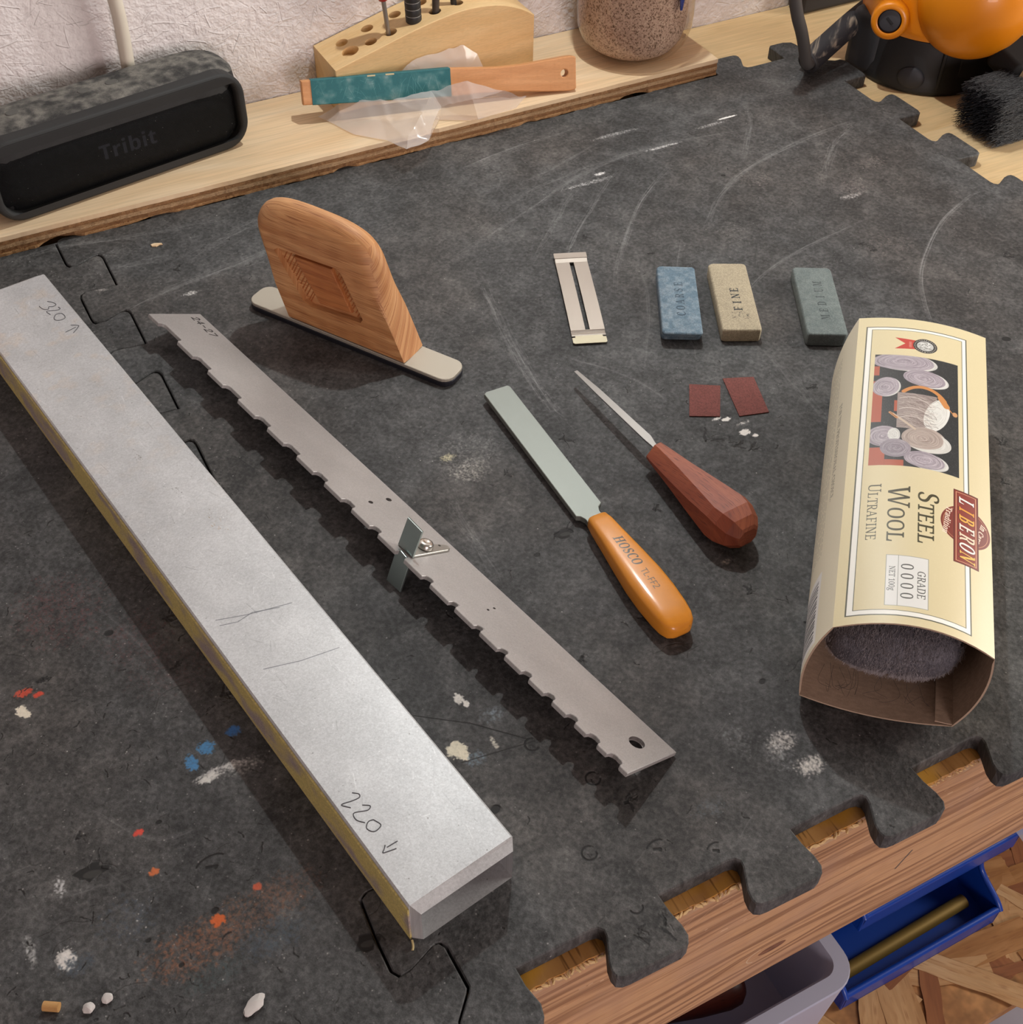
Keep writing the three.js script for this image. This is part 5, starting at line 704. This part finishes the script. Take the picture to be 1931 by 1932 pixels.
{ // crumpled clear bag: a front fold over the shelf and a rear fold standing against the block
  const tri2 = (vs, tris, lv, amp, sd) => {
    let T2 = tris.map((t) => t.map((i) => V(...vs[i])));
    for (let l = 0; l < lv; l++) { const N2 = []; for (const [a, b, c] of T2) { const ab = a.clone().lerp(b, 0.5), bc = b.clone().lerp(c, 0.5), ca = c.clone().lerp(a, 0.5); N2.push([a, ab, ca], [ab, b, bc], [ca, bc, c], [ab, bc, ca]); } T2 = N2; }
    const P = [], U = []; const w = (p) => { const r = 1 - Math.abs(2 * fbm(p.x / 15 + sd, p.z / 15 + p.y / 11, 2, 640) - 1), q = fbm(p.x / 34 + sd, p.z / 20 - p.y / 20, 2, 641) - 0.5; return V(p.x + q * amp * 0.8, p.y + (r - 0.6) * amp * cl((p.y - 14.3) / 5) + 0, p.z + q * amp); };
    for (const t of T2) for (const p of t) { const q = w(p); q.y = Math.max(q.y, p.z > -584 ? 15.4 : 14.3); P.push(q.x, q.y, q.z); U.push(q.x / 60, q.z / 60); }
    const g = new THREE.BufferGeometry(); g.setAttribute('position', new THREE.Float32BufferAttribute(P, 3)); g.setAttribute('uv', new THREE.Float32BufferAttribute(U, 2)); return toCreasedNormals(g, 0.5);
  };
  const F = [[186.8, 15.0, -639.6], [207.2, 26.0, -631.6], [236.1, 30.0, -611.6], [265.6, 33.0, -605.0], [290.5, 40.0, -594.9], [312.4, 34.0, -579.9], [335.5, 22.0, -584.1], [325.9, 16.5, -581.3], [293.2, 14.8, -581.4], [266.7, 14.6, -595.8], [246.6, 15.6, -570.3], [224.9, 18.0, -561.4], [219.8, 15.2, -584.3], [201.8, 14.6, -603.6], [194.0, 14.6, -624.6], [225.0, 20.0, -606.2], [251.2, 27.0, -587.7], [288.9, 30.0, -584.8], [269.0, 24.0, -598.2], [234.2, 20.0, -576.1], [278.4, 19.0, -590.7]], R = [[252.4, 36.5, -634.0], [268.8, 44.7, -635.0], [307.4, 46.5, -636.0], [318.1, 38.2, -634.0], [323.6, 23.9, -632.0], [270.6, 34.7, -629.0], [305.7, 29.5, -628.0], [289.2, 18.4, -632.0]];
  const bag = thing('plastic_bag', 'crumpled clear plastic bag under and behind the sanding stick', 'bag');
  const film = phy({ color: 0xf6f2f0, transmission: 0.7, thickness: 0, roughness: 0.2, ior: 1.35, clearcoat: 0.5, clearcoatRoughness: 0.12 });
  mesh('front_fold', tri2(F, [[0, 1, 14], [1, 15, 14], [1, 2, 15], [14, 15, 13], [13, 15, 12], [12, 15, 19], [12, 19, 11], [11, 19, 10], [2, 16, 15], [15, 16, 19], [19, 16, 10], [2, 3, 16], [3, 18, 16], [16, 18, 10], [18, 9, 10], [3, 4, 18], [4, 17, 18], [18, 17, 20], [18, 20, 9], [20, 8, 9], [17, 8, 20], [4, 5, 17], [5, 6, 17], [17, 6, 7], [17, 7, 8]], 4, 3.2, 0), film, bag);
  mesh('rear_fold', tri2(R, [[0, 1, 5], [1, 2, 5], [2, 6, 5], [2, 3, 6], [3, 4, 6], [5, 6, 7], [0, 5, 7], [6, 4, 7]], 4, 2.6, 9), film, bag);
}
{ // big clear jar of speckled grit, with a blue scraper inside against the glass
  const j = thing('storage_jar', 'large clear rounded jar full of speckled pinkish grit at the shelf end', 'jar', [457.5, YT, -630.5]);
  const o = [[0, 0.2], [20, 0.2], [30, 2], [38, 6.6], [43.4, 14], [46.2, 24], [47, 36], [47.2, 150], [45, 160], [42, 166], [42, 172]];
  mesh('glass', lathe(o, 64), phy({ color: 0xf2ece4, transmission: 1, thickness: 0, roughness: 0.06, ior: 1.45 }), j);
  T.grit = tex(768, 768, (u, v, x, y) => { const a = hsh(x >> 2, y >> 2, 651), m = fbm(u * 110, v * 110, 2, 652, 110, 110), l = fbm(u * 7, v * 7, 3, 653, 7, 7); let c = mixc(hex(0xc9b3a6), hex(0xb9a194), l); const t = m + (a - 0.5) * 0.3; c = mixc(c, hex(0x75604f), cl((t - 0.62) * 6)); c = mixc(c, hex(0xd6c4b4), cl((0.36 - t) * 6)); return c; });
  const fill = [[0, 1.6], [18, 1.8], [28, 3.8], [35.4, 8.4], [40.4, 15.6], [43, 25], [43.6, 36], [43.8, 128], [38, 131], [20, 134], [0, 134]];
  mesh('grit', mapUV(lathe(fill, 64), (x, y, z) => [Math.atan2(x, z) * 45 / 110, (y + Math.hypot(x, z) * 0.4) / 110]), std({ map: T.grit, bumpMap: T.grit, bumpScale: 0.0008, roughness: 0.9 }), j, [-1.6, 0, -1]).userData.label = 'speckled pinkish grit';
  const bl = plate([[-3.2, 40], [-4.6, 12], [-1.4, 0.4], [0.8, 0], [2.6, 8], [4.6, 40]], 1.2, 0.3); const m = mesh('scraper', bl, std({ color: 0x1f3f9c, roughness: 0.4 }), j); m.position.set(14 * S, 47 * S, 43 * S); m.rotation.y = 0.5; m.userData.label = 'blue plastic scraper tip';
}
/* ---------- things at the back right of the bench ---------- */
{ // power tool
  const r = thing('trim_router', 'orange power tool with a round black base standing on the bench', 'power tool', [692, YB, -541]);
  const black = std({ color: 0x1a1a1c, roughness: 0.55, bumpMap: T.rub, bumpScale: 0.0001 }), orange = phy({ color: 0xd98208, roughness: 0.38, clearcoat: 0.2 }), dk = std({ color: 0x26262a, roughness: 0.6 });
  mesh('base', lathe([[0, 0.1], [54, 0.1], [56.4, 1], [57, 4], [56, 12], [54.5, 16], [54, 42], [52, 44], [0, 44]], 72), black, r);
  mesh('base_lens', mapUV((() => { const g = new THREE.SphereGeometry(11, 24, 14); g.scale(1, 0.85, 0.35); return g; })(), (x, y) => [x, y]), dk, r, [-43, 13, 34], [0, -0.9, 0]);
  mesh('vertical_rib', new RoundedBoxGeometry(3, 40, 4, 2, 1), black, r, [-26, 23, 48.2], [0, -0.5, 0]);
  mesh('flank', new RoundedBoxGeometry(30, 52, 34, 3, 7), std({ color: 0x2d2f33, roughness: 0.6 }), r, [-44, 26, -16], [0, 0.2, 0]);
  mesh('body', lathe([[0, 44], [54.4, 44], [57.5, 45.2], [59, 52], [59.4, 75], [58, 110], [55, 150], [50, 170], [0, 176]], 72), orange, r).userData.label = 'orange moulded body';
  mesh('body_seam', new RoundedBoxGeometry(1.2, 34, 3, 2, 0.5), std({ color: 0x9a5a08, roughness: 0.5 }), r, [-36.5, 61, 46.6], [0, -0.66, 0]);
  const bossR = [-0.66, 0.05, 0.75]; const bz = -0.8;
  const bs = new THREE.Group(); bs.name = 'screw_boss'; bs.scale.setScalar(0.82); bs.position.set(-66 * S, 60 * S, 19 * S); bs.rotation.set(0, bz, 0); bs.rotation.order = 'YXZ'; bs.rotation.x = -0.12; r.add(bs);
  { const g = lathe([[11.2, 5.6], [12.4, 6.4], [15.6, 6], [17.6, 3.6], [18.4, -8], [0, -8]], 40); g.rotateX(Math.PI / 2); mesh('collar', g, orange, bs); }
  { const g = lathe([[0, 4.4], [4, 4.2], [9.4, 3.8], [11.2, 3], [11.4, -6], [0, -6]], 36); g.rotateX(Math.PI / 2); mesh('screw_cap', g, std({ color: 0x34353a, roughness: 0.6 }), bs); const q = new RoundedBoxGeometry(8, 2.4, 1.6, 2, 0.5); mesh('slot', q, std({ color: 0x17171a, roughness: 0.7 }), bs, [0, 0, 4.3], [0, 0, -0.7]); }
  { const g = new THREE.SphereGeometry(47, 48, 32); g.scale(1, 1.05, 0.92); mesh('front_dome', g, orange, r, [-10, 82, 50], [0.1, -0.45, 0]).userData.label = 'orange rounded motor housing'; }
  mesh('shoulder', new RoundedBoxGeometry(54, 70, 60, 5, 10), orange, r, [50, 80, 18], [0, -0.2, 0]);
  mesh('neck', new RoundedBoxGeometry(56, 34, 30, 3, 6), std({ color: 0x0f0f11, roughness: 0.6 }), r, [16, 27, 50], [0, -0.45, 0]);
  mesh('cord_mount', (() => { const g = lathe([[0, -10], [14, -10], [17, 0], [19, 20], [20, 34], [0, 36]], 32); g.rotateZ(-1.2); return g; })(), orange, r, [-76, 74, -56], [0, -0.5, 0]);
  // cord sleeve and cord
  T.sleeve = tex(256, 128, (u, v, x, y) => { const t = fbm(u * 7, v * 5, 4, 661), s = fbm(u * 20, v * 9, 2, 662); return mixc(hex(0x26262a), hex(0x8c8070), cl((t - 0.5) * 5) * cl(s * 1.6 - 0.2)); });
  const s1 = [-111.5, 20.5, -14];
  const sg = tube([[-28, 41, -40], [-56, 36, -31], [-84, 28.4, -22.5], s1], 9.6, 30, 24); mesh('cord_sleeve', mapUV(sg, (x, y, z) => [(x + z) / 40, y / 26]), std({ map: T.sleeve, roughness: 0.75 }), r).userData.label = 'scuffed black rubber cord sleeve';
  { const dir = V(s1[0] + 84, s1[1] - 28.4, s1[2] + 22.5).normalize(); const g = new THREE.TorusGeometry(7.4, 2.3, 10, 28); const m = mesh('sleeve_lip', g, std({ color: 0x2e2d2e, roughness: 0.6 }), r, s1); m.quaternion.setFromUnitVectors(V(0, 0, 1), dir); const h = mesh('sleeve_mouth', new THREE.CircleGeometry(6.8, 24), std({ color: 0x0c0b0b, roughness: 0.9 }), r, [s1[0] + dir.x * 0.6, s1[1] + dir.y * 0.6, s1[2] + dir.z * 0.6]); h.quaternion.copy(m.quaternion); }
  const cordPts = [[-96, 26, -24], [-108, 22.4, -16.6], [-115.5, 22, -9], [-122.5, 27, -4.5], [-130.5, 42, -1], [-139, 58, 2], [-149, 76, 4], [-160, 110, 4], [-166, 170, -4], [-140, 260, -20], [-90, 320, -50]];
  mesh('cord', tube(cordPts, 4.9, 90, 14), std({ color: 0x4b4846, roughness: 0.6 }), r).userData.label = 'grey rubber cord bending upward';
}
{ // black hand brush, bristles towards the camera
  const b = thing('dust_brush', 'black bristled hand brush lying beside the orange tool', 'brush', [700, YB, -428], 0);
  mesh('brush_head', new RoundedBoxGeometry(120, 20, 34, 3, 6), std({ color: 0x0b0a0a, roughness: 0.9 }), b, [46, 40, -30], [0.3, 0.1, 0]);
  const core = new RoundedBoxGeometry(146, 36, 40, 5, 11); mesh('bristle_core', core, std({ color: 0x0a0a0b, roughness: 0.95 }), b, [28, 18.6, 0]);
  const fb = new THREE.CylinderGeometry(0.16, 0.1, 1, 4, 1); mm(fb); const N = 14000; const im = new THREE.InstancedMesh(fb, std({ color: 0x26262a, roughness: 0.42 }), N); im.name = 'bristles'; im.userData.kind = 'stuff'; seed = 808; const d = new THREE.Object3D(), q = V(0, 0, 0), Y = V(0, 1, 0);
  for (let i = 0; i < N; i++) { const x = rr(-44, 100), t = rnd(); let y, z; if (t < 0.45) { y = 38.6 - rr(0, 2); z = rr(-22, 20); } else { y = rr(2, 37); z = 21.5 + rr(-2, 1) - Math.max(0, (y - 26)) * 0.3; } if (rnd() < 0.14) { d.position.set((-46 + rr(-3, 2)) * S, rr(3, 37) * S, rr(-22, 22) * S); } else d.position.set(x * S, y * S, z * S); const L = rr(8, 20); q.set((rnd() < 0.5 ? -1 : 1) * rr(0.6, 1), rr(-0.16, 0.1), rr(-0.14, 0.16)).normalize(); d.quaternion.setFromUnitVectors(Y, q); d.scale.set(1, L, 1); d.updateMatrix(); im.setMatrixAt(i, d.matrix); }
  im.castShadow = true; b.add(im);
  mesh('wood_peg', cyl(1.4, 1.4, 14, 10), std({ color: 0x8a7458, roughness: 0.7 }), b, [-10, 41, -6], [0.2, 0, -0.15]);
}
tag(mesh('equipment_case', new RoundedBoxGeometry(120, 70, 22, 4, 4), std({ color: 0x231f22, roughness: 0.55 }), scene, [716, YB + 35.2, -671.5]), 'dark plastic case standing against the wall behind the orange tool', 'case');
// plastic conduit on the wall, curving at the foot behind the speaker
tag(mesh('cable_conduit', tube([[47, 300, -674], [57, 190, -674], [62, 140, -674], [65, 108, -674], [64.5, 80, -674], [62.5, 52, -673.5], [60, 30, -673], [57, 14.6, -673]], 4.9, 60, 16), std({ color: 0xcfc6b6, roughness: 0.45 })), 'white cable conduit running down the plaster wall behind the speaker', 'conduit');

/* ---------- crumbs on the mats ---------- */
tag(mesh('wood_chip', mapUV(slab([[-3.6, -1.5], [-1, -2], [3.6, -0.4], [4, 1.2], [1.6, 0.9], [-0.4, 1.9], [-3.2, 0.7]], 0.9, 0.15), (x, y, z) => [x / 20, z / 20]), std({ map: T.pine, roughness: 0.8 }), scene, [35.2, 1, -552], [0.05, -0.1, 0.04]), 'pale wood chip on the mat in front of the shelf', 'wood chip');
{ const g = cyl(1.9, 1.9, 6.2, 16); g.rotateZ(Math.PI / 2); tag(mesh('dowel_offcut', boxUV(g, 20), std({ map: T.beech, roughness: 0.7, color: 0xd8c4a8 }), scene, [-147.5, 2, -68], [0, -0.55, 0]), 'short round dowel offcut in the lower left corner of the mat', 'offcut'); }
{ seed = 55; const cm = std({ color: 0xc6c1bd, roughness: 0.85 }); const rock = (s, fl) => { const g = new THREE.IcosahedronGeometry(s, 2); const p = g.attributes.position; for (let i = 0; i < p.count; i++) { const v = V(p.getX(i), p.getY(i), p.getZ(i)), k = 0.7 + 0.6 * fbm(v.x / s * 1.4 + s * 9, v.y / s * 1.4 + v.z / s * 2, 2, 71); p.setXYZ(i, v.x * k, v.y * k * fl, v.z * k); } return toCreasedNormals(g, 0.4); };
  tag(mesh('filler_crumb', rock(2.2, 0.6), cm, scene, [-135, 1.2, -61.5]), 'grey white filler crumb, left of the pair near the lower left corner', 'crumb');
  tag(mesh('filler_crumb', rock(2.1, 0.5), cm, scene, [-127.6, 1.1, -62]), 'grey white filler crumb, right of the pair near the lower left corner', 'crumb');
  tag(mesh('filler_crumb', (() => { const a = rock(3.4, 0.4); a.scale(1.6, 1, 0.8); return a; })(), cm, scene, [-78, 1.3, -33], [0, 0.5, 0]), 'largest white filler crumb at the bottom edge of the left mat', 'crumb');
}
/* ---------- under the bench ---------- */
{ const blue = phy({ color: 0x0d3f9e, roughness: 0.4, clearcoat: 0.25 });
  const bin = (name, label, pos, open) => { const t = thing(name, label, 'bin', pos); const W = 178, D = 170;
    mesh('floor_panel', slab(rrect(W, D, 6, 0, -D / 2), 3, 0.5), blue, t, [0, 3.1, 0]);
    const side = [[0, 0], [0, 24], [-6, 30], [-34, 46], [-40, 64], [-D, 64], [-D, 0]];
    for (const s of [-1, 1]) { const g = plate(side.map(([z, y]) => [-z, y]), 3, 0.6); g.rotateY(Math.PI / 2); mesh('side_panel', g, blue, t, [s * (W / 2 - 1.6), 0, 0]); const r2 = tube([[s * (W / 2 - 1), 24, 0], [s * (W / 2 - 1), 30, -6], [s * (W / 2 - 1), 46, -34], [s * (W / 2 - 1), 63, -40]], 2.6, 24, 8); mesh('rim', r2, blue, t); }
    mesh('front_lip', new RoundedBoxGeometry(W, 24, 4, 3, 1.6), blue, t, [0, 12.2, -2]); mesh('back_panel', new RoundedBoxGeometry(W, 64, 3, 2, 1), blue, t, [0, 32.2, -D + 1]); mesh('lip_roll', (() => { const g = cyl(3.2, 3.2, W - 6, 14); g.rotateZ(Math.PI / 2); return g; })(), blue, t, [0, 24.5, -2.4]);
    return t; };
  bin('storage_bin', 'lower blue plastic bin under the bench with a brass coloured rod in it', [472, YS + 0.2, -60]);
  bin('storage_bin', 'upper blue plastic bin stacked behind the lower blue bin', [500, YS + 66, -92]);
  tag(mesh('brass_rod', (() => { const g = cyl(6.5, 6.5, 150, 20); g.rotateZ(Math.PI / 2); return g; })(), std({ color: 0x8c733a, roughness: 0.55, metalness: 0.4, bumpMap: T.rub, bumpScale: 0.0006 }), scene, [468, YS + 12, -44 - 40], [0, 0.02, 0.02]), 'brass coloured rod lying in the lower blue bin', 'rod');
  const white = phy({ color: 0xb6b8cc, roughness: 0.5, transmission: 0.12, thickness: 0 });
  const tub = thing('plastic_tub', 'translucent white plastic tub with a thick rim, under the bench', 'tub', [273, YS, -128]);
  const ring = (w, d, r, y) => rrect(w, d, r, 0, 0, 7).map(([x, z]) => [x, y, z]);
  const prof = [[170, 150, 20, 0.3], [182, 162, 24, 110], [184, 164, 25, 118], [182, 162, 24, 120], [158, 138, 13, 120], [156, 136, 12, 118.5], [150, 130, 12, 110], [140, 120, 10, 4]];
  mesh('tub_wall', loft(prof.map(([w, d, r, y]) => ring(w, d, r, y)), { crease: 0.5 }), white, tub);
  const mal = thing('mallet_handle', 'dark brown turned wooden handle lying in the white tub', 'handle', [258, YS + 60, -112], -0.25);
  { const g = lathe([[0, 42], [9, 41], [15, 36], [17.6, 26], [18, 0], [16, -40], [13, -90], [0, -91]], 32); g.rotateZ(-Math.PI / 2); mesh('grip', mapUV(g, (x, y, z) => [x / 80, y / 40]), std({ map: T.rose, color: 0x8a6a60, roughness: 0.45 }), mal); }
  const cov = new THREE.PlaneGeometry(70, 60, 14, 12); { const p = cov.attributes.position; for (let i = 0; i < p.count; i++) p.setZ(i, 5 * Math.sin(p.getX(i) / 11) * Math.cos(p.getY(i) / 16)); cov.computeVertexNormals(); }
  tag(mesh('clear_sheet', cov, phy({ color: 0xdfe2ee, transmission: 0.7, thickness: 0, roughness: 0.25 }), scene, [612, YS + 105, -96], [-0.9, 0, 0.3]), 'clear plastic sheet drooping over the blue bins at the right', 'sheet');
}
/* ---------- lamps and an added fill panel (all outside the frame) ---------- */
{ const l = thing('wall_lamp', 'small bright work lamp fixed to the wall above the bench', 'lamp', LAMP);
  const sh = std({ color: 0x2a2a2c, roughness: 0.5 });
  mesh('shade', lathe([[0, 26], [16, 26], [30, 14], [34, 2], [33, 2], [28.6, 12.6], [15, 24.4], [0, 24.4]], 40), sh, l); mesh('arm', tube([[0, 26, 0], [0, 46, -30], [0, 44, -108]], 5, 16, 10), sh, l);
  mesh('bulb', new THREE.SphereGeometry(13, 24, 16), new THREE.MeshStandardMaterial({ color: 0xffffff, emissive: LAMP_COL, emissiveIntensity: 60 }), l, [0, 11, 0]);
  const p = new THREE.PointLight(LAMP_COL, LAMP_CD); p.position.set(0, -6 * S, 0); p.castShadow = true; p.shadow.radius = 0.45; p.shadow.mapSize.set(2048, 2048); l.add(p); }
for (const [nm, P, w, d, nits, col, turn, label] of [['side_and_fill_panel', SIDE, 700, 700, SIDE_NITS, SIDE_COL, -1, 'upright square light panel on the right-hand wall'], ['side_and_fill_panel', FRONT, 900, 900, FRONT_NITS, FRONT_COL, 2, 'large upright fill panel added behind the viewer to brighten near faces']]) {
  const l = thing(nm, label, 'lamp', P); if (turn === 2) l.rotation.x = Math.PI / 2; else l.rotation.z = -Math.PI / 2;
  mesh('frame', new RoundedBoxGeometry(w + 40, 22, d + 40, 2, 4), std({ color: 0xe8e8e8, roughness: 0.5 }), l, [0, 11, 0]);
  mesh('diffuser', new THREE.BoxGeometry(w, 2, d), new THREE.MeshStandardMaterial({ color: 0xffffff, emissive: col, emissiveIntensity: 1.5 }), l, [0, -1, 0]);
  const a = new THREE.RectAreaLight(col, nits, w * S, d * S); a.position.set(0, -4 * S, 0); a.rotation.x = -Math.PI / 2; l.add(a); }

renderer.render(scene, camera);
